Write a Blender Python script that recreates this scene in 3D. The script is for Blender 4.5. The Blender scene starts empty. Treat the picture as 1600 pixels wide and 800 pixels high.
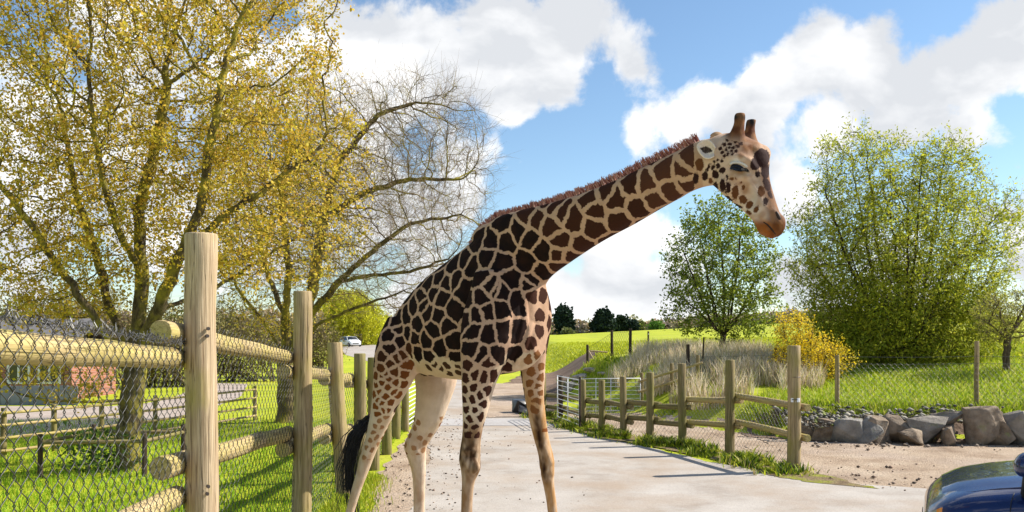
import bpy, bmesh, math, random
import numpy as np
from mathutils import Vector, Matrix, noise as mnoise
from mathutils.bvhtree import BVHTree

random.seed(7)
RNG = np.random.default_rng(7)
SC = bpy.context.scene
COL = SC.collection

# ------------------------------------------------------------------ camera
F = 1350.0                                   # focal length in photo pixels (photo 1600 x 800)
CAMH = 2.0
cam = bpy.data.cameras.new('camera')
cam.sensor_width = 36.0
cam.lens = F / 1600 * 36.0
cam.shift_y = 125 / 1600                     # level camera, rising front: posts stay upright
cam.clip_end = 3000
cam_o = bpy.data.objects.new('camera', cam)
cam_o.location = (0, 0, CAMH)
cam_o.rotation_euler = (math.radians(90), 0, 0)
COL.objects.link(cam_o)
SC.camera = cam_o

# ------------------------------------------------------------------ world and sun
SUN_AZ = math.atan2(0.97, 0.22)              # to the right and slightly beyond the giraffe
SUN_EL = math.radians(41)
sun_dir = Vector((math.sin(SUN_AZ) * math.cos(SUN_EL), math.cos(SUN_AZ) * math.cos(SUN_EL), math.sin(SUN_EL)))
world = bpy.data.worlds.new('World')
SC.world = world
world.use_nodes = True
wt = world.node_tree
wt.nodes.clear()


def N(tree, kind, **kw):
    n = tree.nodes.new(kind)
    for k, v in kw.items():
        setattr(n, k, v)
    return n


def math_node(tree, op, a, b=None, clamp=False):
    n = N(tree, 'ShaderNodeMath', operation=op, use_clamp=clamp)
    for i, v in enumerate((a, b)):
        if v is None:
            continue
        if isinstance(v, (int, float)):
            n.inputs[i].default_value = v
        else:
            tree.links.new(v, n.inputs[i])
    return n.outputs[0]


def ramp(tree, fac, stops, interp='LINEAR'):
    n = N(tree, 'ShaderNodeValToRGB')
    cr = n.color_ramp
    cr.interpolation = interp
    while len(cr.elements) < len(stops):
        cr.elements.new(0.5)
    for e, (p, c) in zip(cr.elements, stops):
        e.position = p
        e.color = (*c, 1) if len(c) == 3 else c
    tree.links.new(fac, n.inputs[0])
    return n.outputs[0]


def mix_rgb(tree, fac, a, b, mode='MIX'):
    n = N(tree, 'ShaderNodeMix', data_type='RGBA', blend_type=mode)
    for s, v in ((n.inputs[0], fac), (n.inputs[6], a), (n.inputs[7], b)):
        if isinstance(v, (int, float)):
            s.default_value = v
        elif isinstance(v, tuple):
            s.default_value = (*v, 1)
        else:
            tree.links.new(v, s)
    return n.outputs[2]


CLOUD_LO, CLOUD_HI = 4.5, 7.0
SKY_TINT = (0.84, 0.93, 0.97)


def build_world():
    t = wt
    sky = N(t, 'ShaderNodeTexSky', sky_type='NISHITA', sun_disc=False)
    sky.sun_elevation = SUN_EL
    sky.sun_rotation = SUN_AZ
    sky.altitude = 50
    sky.air_density = 1.0
    sky.dust_density = 0.15
    sky.ozone_density = 1.1
    co = N(t, 'ShaderNodeTexCoord')
    v = co.outputs['Generated']
    # two octaves of billow that the cloud heaps share
    warp = N(t, 'ShaderNodeTexNoise')
    warp.inputs['Scale'].default_value = 5.0
    warp.inputs['Detail'].default_value = 2
    t.links.new(v, warp.inputs['Vector'])
    wv = N(t, 'ShaderNodeVectorMath', operation='MULTIPLY_ADD')
    t.links.new(warp.outputs['Color'], wv.inputs[0])
    wv.inputs[1].default_value = (0.07, 0.07, 0.07)
    t.links.new(v, wv.inputs[2])
    off = N(t, 'ShaderNodeVectorMath', operation='SUBTRACT')
    t.links.new(wv.outputs[0], off.inputs[0])
    off.inputs[1].default_value = (0.035, 0.035, 0.035)
    vw = off.outputs[0]
    n1 = N(t, 'ShaderNodeTexNoise')
    n1.inputs['Scale'].default_value = 11.0
    n1.inputs['Detail'].default_value = 10
    n1.inputs['Roughness'].default_value = 0.6
    t.links.new(vw, n1.inputs['Vector'])
    # cloud heaps: direction, angular size and fullness
    heaps = [(590, 80, 80, 1.1), (680, 95, 90, 1.2), (770, 85, 85, 1.2), (850, 65, 80, 1.2), (905, 40, 60, 1), (965, 45, 60, .85), (985, 100, 38, .65), (800, 140, 55, 1.1),
             (870, 120, 52, 1), (520, 60, 60, .9), (1135, 165, 45, .8), (1200, 145, 65, 1.2), (1270, 105, 72, 1.3), (1345, 110, 78, 1.3), (1430, 145, 72, 1.2), (1510, 120, 72, 1.2),
             (1590, 85, 80, 1.2), (1680, 60, 110, 1.2), (1290, 185, 60, .9), (1400, 195, 50, .9), (1520, 190, 50, .8), (950, 440, 95, .8), (860, 470, 80, .8), (1050, 460, 90, .8), (960, 370, 55, .5), (1000, 215, 34, .6),
             (1065, 205, 32, .5), (1235, 320, 60, .8), (1240, 430, 85, .9), (1600, 380, 90, .8), (1400, 470, 110, .7), (420, 320, 130, .9), (250, 330, 130, .8), (60, 340, 130, .8), (560, 190, 85, .9),
             (620, 330, 95, .75), (640, 440, 80, .8), (350, 150, 100, .95), (170, 190, 110, .95), (40, 160, 80, .8), (470, 130, 80, .95), (700, 230, 70, .6), (690, 330, 70, .7), (1470, 60, 18, .3)]
    field = None
    for (x, y, r, pk) in heaps:
        c = Vector((x - 800, F, 525 - y)).normalized()
        d = N(t, 'ShaderNodeVectorMath', operation='DISTANCE')
        t.links.new(v, d.inputs[0])
        d.inputs[1].default_value = c
        ang = r / math.hypot(F, x - 800)
        m = N(t, 'ShaderNodeMath', operation='MULTIPLY_ADD')
        t.links.new(d.outputs['Value'], m.inputs[0])
        m.inputs[1].default_value = -0.46 * pk / ang
        m.inputs[2].default_value = 0.46 * pk
        if field is None:
            field = m.outputs[0]
        else:
            s = N(t, 'ShaderNodeMath', operation='SMOOTH_MAX')
            t.links.new(field, s.inputs[0])
            t.links.new(m.outputs[0], s.inputs[1])
            s.inputs[2].default_value = 0.16
            field = s.outputs[0]
    field = math_node(t, 'MAXIMUM', field, -0.35)
    # scattered clouds in the rest of the sky
    n2 = N(t, 'ShaderNodeTexNoise')
    n2.inputs['Scale'].default_value = 2.2
    n2.inputs['Detail'].default_value = 2
    mp = N(t, 'ShaderNodeMapping')
    mp.inputs['Location'].default_value = (5.6, 2.2, 8.4)
    mp.inputs['Scale'].default_value = (1, 1, 1.7)
    t.links.new(v, mp.inputs['Vector'])
    t.links.new(mp.outputs[0], n2.inputs['Vector'])
    gen = math_node(t, 'MULTIPLY', math_node(t, 'SUBTRACT', n2.outputs[0], 0.60), 3.0)
    gen = math_node(t, 'MINIMUM', gen, 0.3)
    field = math_node(t, 'MAXIMUM', field, gen)
    noise = math_node(t, 'MULTIPLY', math_node(t, 'SUBTRACT', n1.outputs[0], 0.5), 1.5)
    dens = math_node(t, 'ADD', field, noise)
    mr = N(t, 'ShaderNodeMapRange', interpolation_type='SMOOTHSTEP')
    t.links.new(dens, mr.inputs[0])
    mr.inputs[1].default_value = -0.05
    mr.inputs[2].default_value = 0.19
    mask = mr.outputs[0]
    n3 = N(t, 'ShaderNodeTexNoise')
    n3.inputs['Scale'].default_value = 6.0
    n3.inputs['Detail'].default_value = 7
    mp3 = N(t, 'ShaderNodeMapping')
    mp3.inputs['Scale'].default_value = (1, 1, 1.8)
    t.links.new(vw, mp3.inputs['Vector'])
    t.links.new(mp3.outputs[0], n3.inputs['Vector'])
    shade = ramp(t, n3.outputs[0], [(0.40, (CLOUD_LO, CLOUD_LO * 1.035, CLOUD_LO * 1.09)), (0.56, (CLOUD_HI, CLOUD_HI, CLOUD_HI))])
    tint = mix_rgb(t, 1.0, sky.outputs[0], SKY_TINT, 'MULTIPLY')
    colr = mix_rgb(t, mask, tint, shade)
    bg = N(t, 'ShaderNodeBackground')
    bg.inputs['Strength'].default_value = 0.10
    t.links.new(colr, bg.inputs['Color'])
    out = N(t, 'ShaderNodeOutputWorld')
    t.links.new(bg.outputs[0], out.inputs['Surface'])


build_world()
sun = bpy.data.lights.new('sun', 'SUN')
sun.energy = 4.9
sun.angle = math.radians(0.5)
sun.color = (1.0, 0.94, 0.84)
sun_o = bpy.data.objects.new('sun', sun)
sun_o.rotation_euler = sun_dir.to_track_quat('Z', 'Y').to_euler()
COL.objects.link(sun_o)

SC.view_settings.view_transform = 'Standard'
SC.view_settings.look = 'None'
SC.view_settings.gamma = 1.0
SC.view_settings.use_curve_mapping = False
SC.view_settings.exposure = 0.78
SC.cycles.max_bounces = 6
SC.cycles.diffuse_bounces = 3
SC.cycles.transparent_max_bounces = 6
SC.cycles.use_denoising = True


# ------------------------------------------------------------------ helpers
def P(x, y, d):
    """World point that the photograph shows at pixel (x, y), d metres in front of the camera."""
    return Vector(((x - 800) / F * d, d, CAMH - (y - 525) / F * d))


def sm(a, b, t):
    t = np.clip((np.asarray(t, float) - a) / (b - a), 0, 1)
    return t * t * (3 - 2 * t)


def hgt(X, Y):
    X = np.asarray(X, float)
    Y = np.asarray(Y, float)
    left = 0.12 + 0.88 * sm(-34, 2, X)
    z = 2.0 * sm(42, 150, Y) * left
    yb = 17.0 + np.clip(5.5 - X, 0, 3) * 1.5
    t = Y - yb
    wall = sm(4.2, 5.8, X)
    bank = (0.5 * wall * sm(-0.35, 0.5, t) + 0.45 * (1 - wall) * sm(0, 3.0, t)) + 0.072 * np.clip(t, 0, 11)
    bank += 0.06 * np.clip(X - 8, 0, 10) * sm(0, 5, t)
    z = z + bank * sm(1.8, 4.6, X) * (1 - 0.85 * sm(38, 130, Y))
    z = z + 0.05 * np.clip(X - 10, 0, 60) * sm(60, 150, Y)
    # grassy spoil heap beside the muddy track
    z = z + 0.75 * np.exp(-(((X - 2.7) / 1.2) ** 2 + ((Y - 30.5) / 2.2) ** 2))
    return z


def h1(x, y):
    return float(hgt(x, y))


def tag(o, label=None, cat=None, group=None, kind=None):
    if label:
        o['label'] = label
    if cat:
        o['category'] = cat
    if group:
        o['group'] = group
    if kind:
        o['kind'] = kind
    return o


def empty(name, loc=(0, 0, 0), **kw):
    o = bpy.data.objects.new(name, None)
    o.location = loc
    o.empty_display_size = 0.2
    COL.objects.link(o)
    return tag(o, **kw)


def link(name, me, mat=None, parent=None, smooth=False, loc=None, rot=None, **kw):
    o = bpy.data.objects.new(name, me)
    if mat is not None and len(me.materials) == 0:
        me.materials.append(mat)
    if smooth:
        me.shade_smooth()
    if loc is not None:
        o.location = loc
    if rot is not None:
        o.rotation_euler = rot
    COL.objects.link(o)
    if parent is not None:
        o.parent = parent
        o.matrix_parent_inverse = Matrix.Translation(-Vector(parent.location)) if parent.parent is None else parent_inverse(parent)
    return tag(o, **kw)


def parent_inverse(p):
    m = Matrix.Identity(4)
    chain = []
    while p is not None:
        chain.append(p)
        p = p.parent
    w = Matrix.Identity(4)
    for q in reversed(chain):
        w = w @ q.matrix_parent_inverse @ Matrix.LocRotScale(q.location, q.rotation_euler, q.scale)
    return w.inverted()


def mesh_np(name, verts, faces):
    """Fast mesh from arrays; faces is an (n, k) integer array."""
    verts = np.ascontiguousarray(verts, dtype=np.float32)
    faces = np.ascontiguousarray(faces, dtype=np.int32)
    me = bpy.data.meshes.new(name)
    nf, k = faces.shape
    me.vertices.add(len(verts))
    me.vertices.foreach_set('co', verts.ravel())
    me.loops.add(nf * k)
    me.loops.foreach_set('vertex_index', faces.ravel())
    me.polygons.add(nf)
    me.polygons.foreach_set('loop_start', np.arange(0, nf * k, k, dtype=np.int32))
    me.update(calc_edges=True)
    return me


def face_color(me, cols, name='tint'):
    a = me.attributes.new(name, 'FLOAT_COLOR', 'FACE')
    c = np.ones((len(cols), 4), np.float32)
    c[:, :3] = cols
    a.data.foreach_set('color', c.ravel())


def point_attr(me, name, vals, kind='FLOAT'):
    a = me.attributes.new(name, kind, 'POINT')
    vals = np.asarray(vals, np.float32)
    if kind == 'FLOAT':
        a.data.foreach_set('value', vals.ravel())
    else:
        c = np.ones((len(vals), 4), np.float32)
        c[:, :3] = vals
        a.data.foreach_set('color', c.ravel())


def basis(d):
    d = d / np.linalg.norm(d)
    a = np.array([0, 0, 1.0]) if abs(d[2]) < 0.9 else np.array([1.0, 0, 0])
    u = np.cross(a, d)
    u /= np.linalg.norm(u)
    return u, np.cross(d, u)


class MB:
    """Collects tubes and boxes into one mesh."""

    def __init__(self):
        self.v, self.f, self.n, self.raw = [], [], 0, []

    def add(self, v, f):
        self.f += [tuple(int(i) + self.n for i in q) for q in f]
        self.v += [tuple(map(float, p)) for p in v]
        self.n += len(v)

    def tube(self, pts, radii, sides=6, cap=True):
        pts = [np.asarray(p, float) for p in pts]
        if not hasattr(radii, '__len__'):
            radii = [radii] * len(pts)
        u = None
        vs = []
        for i, p in enumerate(pts):
            d = pts[min(i + 1, len(pts) - 1)] - pts[max(i - 1, 0)]
            if u is None:
                u, w = basis(d)
            else:
                d = d / (np.linalg.norm(d) + 1e-9)
                u = u - d * u.dot(d)
                nn = np.linalg.norm(u)
                if nn < 1e-4:
                    u, w = basis(d)
                else:
                    u = u / nn
                    w = np.cross(d, u)
            for k in range(sides):
                a = 2 * math.pi * k / sides
                vs.append(p + radii[i] * (math.cos(a) * u + math.sin(a) * w))
        fs = []
        for i in range(len(pts) - 1):
            for k in range(sides):
                k2 = (k + 1) % sides
                fs.append((i * sides + k, i * sides + k2, (i + 1) * sides + k2, (i + 1) * sides + k))
        if cap:
            fs.append(tuple(range(sides - 1, -1, -1)))
            b = (len(pts) - 1) * sides
            fs.append(tuple(range(b, b + sides)))
        self.add(vs, fs)

    def box(self, lo, hi, m=None):
        x0, y0, z0 = lo
        x1, y1, z1 = hi
        v = [(x0, y0, z0), (x1, y0, z0), (x1, y1, z0), (x0, y1, z0), (x0, y0, z1), (x1, y0, z1), (x1, y1, z1), (x0, y1, z1)]
        if m is not None:
            v = [tuple(m @ Vector(p)) for p in v]
        self.add(v, [(0, 3, 2, 1), (4, 5, 6, 7), (0, 1, 5, 4), (1, 2, 6, 5), (2, 3, 7, 6), (3, 0, 4, 7)])

    def mesh(self, name):
        if self.raw and not self.v:
            k = np.cumsum([0] + [len(v) for v, _ in self.raw])
            return mesh_np(name, np.concatenate([v for v, _ in self.raw]), np.concatenate([f + o for (_, f), o in zip(self.raw, k)]))
        for v, f in self.raw:
            self.add(v, f)
        me = bpy.data.meshes.new(name)
        me.from_pydata(self.v, [], self.f)
        return me

    def build(self, name, mat, parent=None, smooth=False, **kw):
        return link(name, self.mesh(name), mat, parent, smooth, **kw)


# ------------------------------------------------------------------ materials
def new_mat(name):
    m = bpy.data.materials.new(name)
    m.use_nodes = True
    t = m.node_tree
    b = t.nodes['Principled BSDF']
    b.inputs['Roughness'].default_value = 0.85
    b.inputs['Specular IOR Level'].default_value = 0.25
    return m, t, b


def coords(t, scale=(1, 1, 1), which='Object', loc=(0, 0, 0)):
    c = N(t, 'ShaderNodeTexCoord')
    mp = N(t, 'ShaderNodeMapping')
    mp.inputs['Scale'].default_value = scale
    mp.inputs['Location'].default_value = loc
    t.links.new(c.outputs[which], mp.inputs['Vector'])
    return mp.outputs[0]


def noise_node(t, vec, scale, detail=5, rough=0.55, dist=0.0):
    n = N(t, 'ShaderNodeTexNoise')
    n.inputs['Scale'].default_value = scale
    n.inputs['Detail'].default_value = detail
    n.inputs['Roughness'].default_value = rough
    n.inputs['Distortion'].default_value = dist
    t.links.new(vec, n.inputs['Vector'])
    return n.outputs[0]


def bump(t, b, height, strength=0.4, dist=0.02):
    n = N(t, 'ShaderNodeBump')
    n.inputs['Strength'].default_value = strength
    n.inputs['Distance'].default_value = dist
    t.links.new(height, n.inputs['Height'])
    t.links.new(n.outputs[0], b.inputs['Normal'])


def mat_simple(name, color, rough=0.7, metal=0.0, spec=0.3, var=0.15, scale=6):
    m, t, b = new_mat(name)
    v = coords(t)
    n = noise_node(t, v, scale)
    c = ramp(t, n, [(0.3, tuple(x * (1 - var) for x in color)), (0.7, tuple(min(1, x * (1 + var)) for x in color))])
    t.links.new(c, b.inputs['Base Color'])
    b.inputs['Roughness'].default_value = rough
    b.inputs['Metallic'].default_value = metal
    b.inputs['Specular IOR Level'].default_value = spec
    return m


def mat_wood(name, light, dark, algae, amount):
    """Round weathered timber; the grain runs along the object's own Z axis."""
    m, t, b = new_mat(name)
    info = N(t, 'ShaderNodeObjectInfo')
    c = N(t, 'ShaderNodeTexCoord')
    add = N(t, 'ShaderNodeVectorMath', operation='MULTIPLY_ADD')
    t.links.new(info.outputs['Random'], add.inputs[0])
    add.inputs[1].default_value = (31, 17, 23)
    t.links.new(c.outputs['Object'], add.inputs[2])

    def mapped(s):
        mp = N(t, 'ShaderNodeMapping')
        mp.inputs['Scale'].default_value = s
        t.links.new(add.outputs[0], mp.inputs['Vector'])
        return mp.outputs[0]
    grain = noise_node(t, mapped((38, 38, 1.3)), 1.0, 6, 0.6, 0.6)
    fine = noise_node(t, mapped((160, 160, 5)), 1.0, 3)
    blot = noise_node(t, mapped((5, 5, 2.2)), 1.0, 5)
    col = ramp(t, grain, [(0.30, dark), (0.46, tuple((a + 2 * c_) / 3 for a, c_ in zip(dark, light))), (0.62, light)])
    col = mix_rgb(t, ramp(t, fine, [(0.35, (0.55, 0.55, 0.55)), (0.6, (0, 0, 0))]), col, dark)
    crack = noise_node(t, mapped((26, 26, 0.55)), 1.0, 2, 0.5, 0.3)
    ck = ramp(t, crack, [(0.485, (0, 0, 0)), (0.5, (1, 1, 1)), (0.515, (0, 0, 0))])
    col = mix_rgb(t, math_node(t, 'MULTIPLY', ck, 0.75), col, tuple(x * 0.35 for x in dark))
    al = ramp(t, blot, [(0.62 - 0.3 * amount, (0, 0, 0)), (0.72, (0.75, 0.75, 0.75))])
    col = mix_rgb(t, al, col, algae)
    t.links.new(col, b.inputs['Base Color'])
    hh = math_node(t, 'ADD', grain, math_node(t, 'MULTIPLY', ck, -0.8))
    bump(t, b, hh, 0.6, 0.01)
    return m


def mat_leaf(name, trans=0.35, rough=0.6):
    m, t, b = new_mat(name)
    a = N(t, 'ShaderNodeAttribute', attribute_name='tint')
    t.links.new(a.outputs['Color'], b.inputs['Base Color'])
    b.inputs['Roughness'].default_value = rough
    tr = N(t, 'ShaderNodeBsdfTranslucent')
    t.links.new(a.outputs['Color'], tr.inputs['Color'])
    mx = N(t, 'ShaderNodeMixShader')
    mx.inputs[0].default_value = trans
    out = t.nodes['Material Output']
    t.links.new(b.outputs[0], mx.inputs[1])
    t.links.new(tr.outputs[0], mx.inputs[2])
    t.links.new(mx.outputs[0], out.inputs['Surface'])
    return m


def mat_ground(name, stops, scale, b_scale=30, b_str=0.5, b_dist=0.03, patch=None):
    m, t, b = new_mat(name)
    v = coords(t)
    n = noise_node(t, v, scale, 8, 0.62)
    col = ramp(t, n, stops)
    if patch:
        col2, sc, lo, hi = patch
        k = noise_node(t, coords(t, loc=(11, 5, 2)), sc, 6, 0.6)
        col = mix_rgb(t, ramp(t, k, [(lo, (0, 0, 0)), (hi, (1, 1, 1))]), col, col2)
    f = noise_node(t, v, b_scale, 6, 0.65)
    col = mix_rgb(t, ramp(t, f, [(0.35, (0.35, 0.35, 0.35)), (0.55, (0, 0, 0))]), col, tuple(x * 0.45 for x in stops[0][1]))
    t.links.new(col, b.inputs['Base Color'])
    b.inputs['Roughness'].default_value = 0.95
    bump(t, b, f, b_str, b_dist)
    return m


M = {}
M['ground'] = mat_ground('grass_ground', [(0.3, (0.28, 0.34, 0.012)), (0.5, (0.38, 0.42, 0.015)), (0.72, (0.47, 0.47, 0.025))], 0.35, 9, 0.5, 0.06,
                         ((0.36, 0.30, 0.10), 0.12, 0.6, 0.78))
M['road'] = mat_ground('pale_concrete', [(0.3, (0.30, 0.255, 0.215)), (0.46, (0.40, 0.36, 0.32)), (0.7, (0.47, 0.43, 0.39))], 1.3, 55, 0.35, 0.012,
                       ((0.36, 0.285, 0.22), 0.55, 0.46, 0.66))
M['dirt'] = mat_ground('trodden_dirt', [(0.28, (0.25, 0.17, 0.11)), (0.5, (0.44, 0.33, 0.235)), (0.72, (0.57, 0.46, 0.345))], 1.1, 26, 0.9, 0.05,
                       ((0.47, 0.37, 0.29), 0.5, 0.48, 0.66))
M['mud'] = mat_ground('dark_mud', [(0.3, (0.14, 0.09, 0.062)), (0.55, (0.22, 0.15, 0.105)), (0.75, (0.31, 0.22, 0.16))], 0.6, 8, 0.9, 0.1)
M['verge_soil'] = mat_ground('mossy_soil', [(0.32, (0.16, 0.105, 0.06)), (0.48, (0.26, 0.19, 0.10)), (0.6, (0.26, 0.27, 0.03)), (0.74, (0.36, 0.37, 0.035))], 2.6, 30, 0.9, 0.05)
M['path'] = mat_ground('gravel_path', [(0.3, (0.34, 0.27, 0.225)), (0.7, (0.47, 0.40, 0.345))], 1.2, 40, 0.4, 0.02)
M['strip'] = mat_ground('smooth_slab', [(0.3, (0.37, 0.35, 0.34)), (0.7, (0.43, 0.41, 0.40))], 1.0, 30, 0.15, 0.005)
M['post_pale'] = mat_wood('pale_timber', (0.58, 0.45, 0.29), (0.25, 0.165, 0.09), (0.38, 0.31, 0.10), 0.25)
M['post'] = mat_wood('weathered_timber', (0.47, 0.355, 0.20), (0.17, 0.115, 0.055), (0.27, 0.235, 0.05), 0.6)
M['rail'] = mat_wood('mossy_timber', (0.56, 0.43, 0.22), (0.23, 0.16, 0.07), (0.40, 0.35, 0.07), 0.7)
M['post_green'] = mat_wood('algae_timber', (0.33, 0.26, 0.13), (0.12, 0.085, 0.04), (0.17, 0.17, 0.03), 0.8)
M['dark_wood'] = mat_wood('dark_timber', (0.09, 0.06, 0.04), (0.03, 0.02, 0.015), (0.06, 0.06, 0.02), 0.3)
M['wire'] = mat_simple('dark_wire', (0.045, 0.043, 0.04), 0.45, 0.0, 0.5)
M['wire_grey'] = mat_simple('galvanised_wire', (0.13, 0.13, 0.125), 0.45, 0.4, 0.5)
M['white'] = mat_simple('white_paint', (0.72, 0.73, 0.75), 0.45, 0.0, 0.4, 0.06)
M['black'] = mat_simple('black_rubber', (0.012, 0.012, 0.013), 0.6, 0, 0.4)
M['bolt'] = mat_simple('rusty_bolt', (0.10, 0.08, 0.07), 0.5, 0.6, 0.4)


def mat_bark(name, light, dark, moss, amount):
    m, t, b = new_mat(name)
    v = coords(t, (1, 1, 0.35))
    n = noise_node(t, v, 22, 6, 0.65)
    col = ramp(t, n, [(0.35, dark), (0.65, light)])
    k = noise_node(t, coords(t, loc=(5, 1, 9)), 3.0, 5)
    col = mix_rgb(t, ramp(t, k, [(0.66 - 0.35 * amount, (0, 0, 0)), (0.74 - 0.2 * amount, (1, 1, 1))]), col, moss)
    t.links.new(col, b.inputs['Base Color'])
    b.inputs['Roughness'].default_value = 0.95
    bump(t, b, n, 0.8, 0.03)
    return m


M['bark_moss'] = mat_bark('mossy_bark', (0.15, 0.115, 0.06), (0.04, 0.03, 0.018), (0.27, 0.23, 0.035), 0.62)
M['bark'] = mat_bark('grey_brown_bark', (0.15, 0.11, 0.075), (0.05, 0.036, 0.025), (0.20, 0.19, 0.04), 0.35)
M['bark_dark'] = mat_bark('dark_bark', (0.07, 0.05, 0.035), (0.025, 0.018, 0.013), (0.07, 0.075, 0.02), 0.2)
M['twig'] = mat_bark('pale_twig', (0.34, 0.25, 0.17), (0.16, 0.11, 0.07), (0.34, 0.30, 0.06), 0.4)
M['leaf'] = mat_leaf('leaf', 0.48)
M['grass'] = mat_leaf('grass_blade', 0.35)
M['reed'] = mat_leaf('dry_reed', 0.4)
M['far_leaf'] = mat_leaf('far_foliage', 0.15, 0.9)


# ------------------------------------------------------------------ the ground, the road and the yards
def axis(*segs):
    out = []
    for a, b, s in segs:
        out += list(np.arange(a, b, s))
    return np.array(out + [segs[-1][1]])


def build_ground():
    ys = axis((-30, 4, 2), (4, 34, 0.3), (34, 90, 1.0), (90, 300, 6), (300, 1500, 100))
    xs = axis((-900, -100, 80), (-100, -14, 4), (-14, 16, 0.3), (16, 100, 3), (100, 900, 80))
    X, Y = np.meshgrid(xs, ys)
    Z = hgt(X, Y)
    V = np.stack([X.ravel(), Y.ravel(), Z.ravel()], 1)
    ny, nx = X.shape
    i = np.arange(ny - 1)[:, None] * nx + np.arange(nx - 1)[None, :]
    i = i.ravel()
    me = mesh_np('ground', V, np.stack([i, i + 1, i + nx + 1, i + nx], 1))
    link('ground', me, M['ground'], smooth=True, kind='structure')


def resample(pts, n):
    pts = np.array(pts, float)
    s = np.concatenate([[0], np.cumsum(np.linalg.norm(np.diff(pts, axis=0), axis=1))])
    t = np.linspace(0, 1, len(pts))
    tt = np.linspace(0, 1, n)
    return np.stack([np.interp(tt, t, pts[:, 0]), np.interp(tt, t, pts[:, 1])], 1)


def ribbon(name, left, right, mat, lift, n=160, m=24, wob=0.06, wobf=1.7):
    L, R = resample(left, n), resample(right, n)
    for A, s in ((L, 3.3), (R, 9.1)):
        for k in range(n):
            A[k, 0] += wob * (mnoise.noise((A[k, 0] * wobf + s, A[k, 1] * wobf, s)) + 0.6 * mnoise.noise((A[k, 0] * wobf * 4 + s, A[k, 1] * wobf * 4, s)))
            A[k, 1] += wob * mnoise.noise((A[k, 0] * wobf + s, A[k, 1] * wobf, s + 5))
    t = np.linspace(0, 1, m)[None, :, None]
    G = L[:, None, :] * (1 - t) + R[:, None, :] * t
    Z = hgt(G[..., 0], G[..., 1]) + lift
    V = np.concatenate([G, Z[..., None]], 2).reshape(-1, 3)
    i = (np.arange(n - 1)[:, None] * m + np.arange(m - 1)[None, :]).ravel()
    me = mesh_np(name, V, np.stack([i, i + 1, i + m + 1, i + m], 1))
    return link(name, me, mat, smooth=True, kind='structure')


ROAD_L = [(-1.3, -25), (-1.25, -5), (-1.2, 6), (-1.12, 10), (-1.35, 14), (-1.9, 20), (-2.1, 25), (-2.9, 34), (-6.5, 50), (-14.8, 77), (-20.5, 102), (-33, 150)]
ROAD_R = [(18, -25), (18, -5), (16, 7.2), (4.15, 11.75), (3.0, 14.0), (1.75, 17), (0.72, 20.8), (0.35, 25), (-3.0 + 2.6, 34), (-3.2, 51), (-11.1, 79), (-24, 143)]
ROAD_R[-1] = (-26, 153)
ROAD_R[-3] = (-3.2, 51)
ROAD_R.insert(-1, (-15.5, 104))
ROAD_R.pop(0)
FENCE_R = [(4.14, 12.68), (3.65, 14.5), (3.09, 15.7), (2.62, 16.4), (2.2, 17.1), (1.88, 18.1), (1.56, 19.0), (1.16, 20.6), (0.79, 21.4)]


def build_surfaces():
    build_ground()
    ribbon('dirt_verge', [(-1.95, -20), (-1.9, 4), (-1.65, 7.5), (-1.5, 9.3), (-1.75, 11.0), (-1.95, 13), (-2.15, 18), (-2.4, 25)],
           [(-0.5, -20), (-0.5, 4), (-0.5, 7), (-0.5, 9), (-0.6, 11), (-0.8, 14), (-1.4, 19), (-1.6, 25)], M['dirt'], 0.006, wob=0.12)
    ribbon('dirt_yard', [(1.5, 19.6), (1.75, 18.6), (2.1, 17.75), (2.45, 17.0), (2.9, 16.25), (3.35, 15.5), (3.85, 14.5), (4.25, 12.6), (4.35, 11.4), (6, 10.2), (10, 8.2), (18, 5.6)],
           [(1.5, 23.0), (1.75, 23), (2.1, 22.5), (2.45, 22.2), (2.9, 21.8), (3.35, 21.2), (3.85, 20.4), (4.4, 19.4), (5.0, 17.9), (6.2, 16.9), (10, 16.8), (18, 16.8)],
           M['dirt'], 0.009, 180, 60, 0.12)
    ribbon('soil_verge', [(4.02, 11.7)] + [(x - 0.42 - 0.02 * k, y - 0.42 + 0.03 * k) for k, (x, y) in enumerate(FENCE_R)], [(4.75, 11.2)] + [(x + 0.16, y + 0.12) for (x, y) in FENCE_R], M['verge_soil'], 0.019, 160, 12, 0.12, 2.5)
    ribbon('boulder_bed', [(4.7, 17.0), (6, 16.2), (9, 15.7), (18, 15.4)], [(4.7, 18.0), (6, 17.55), (9, 17.3), (18, 17.2)], M['mud'], 0.02, 120, 26, 0.12)
    ribbon('mud_track', [(-0.4, 22.5), (-0.45, 26), (-0.6, 32), (-0.2, 37), (0.4, 43), (0.6, 46)], [(0.95, 22), (1.3, 25), (1.9, 29), (2.7, 34), (3.9, 40), (4.6, 46)], M['mud'], 0.016, 80, 20, 0.25)
    ribbon('dirt_apron', [(-0.6, 21), (-0.8, 24), (-1.1, 30), (-1.6, 36)], [(0.8, 21.2), (0.9, 24), (0.9, 28), (0.6, 36)], M['dirt'], 0.024, 60, 16, 0.2)
    ribbon('road', ROAD_L, ROAD_R, M['road'], 0.014, 420, 60, 0.10)
    ribbon('concrete_strip', [(-1.95, 19.1), (-1.98, 19.9), (-2.0, 20.7)], [(1.05, 19.1), (0.85, 19.9), (0.65, 20.7)], M['strip'], 0.02, 12, 12, 0.0)
    ribbon('path', [(-16, 17.0), (-9.6, 17.2), (-8.4, 19.5), (-8.2, 23), (-8.8, 28), (-11, 36)], [(-16, 24.5), (-11.5, 24.5), (-10.9, 25), (-10.8, 27), (-11.4, 30), (-13.5, 37)], M['path'], 0.01, 90, 20, 0.1)


build_surfaces()


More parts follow.
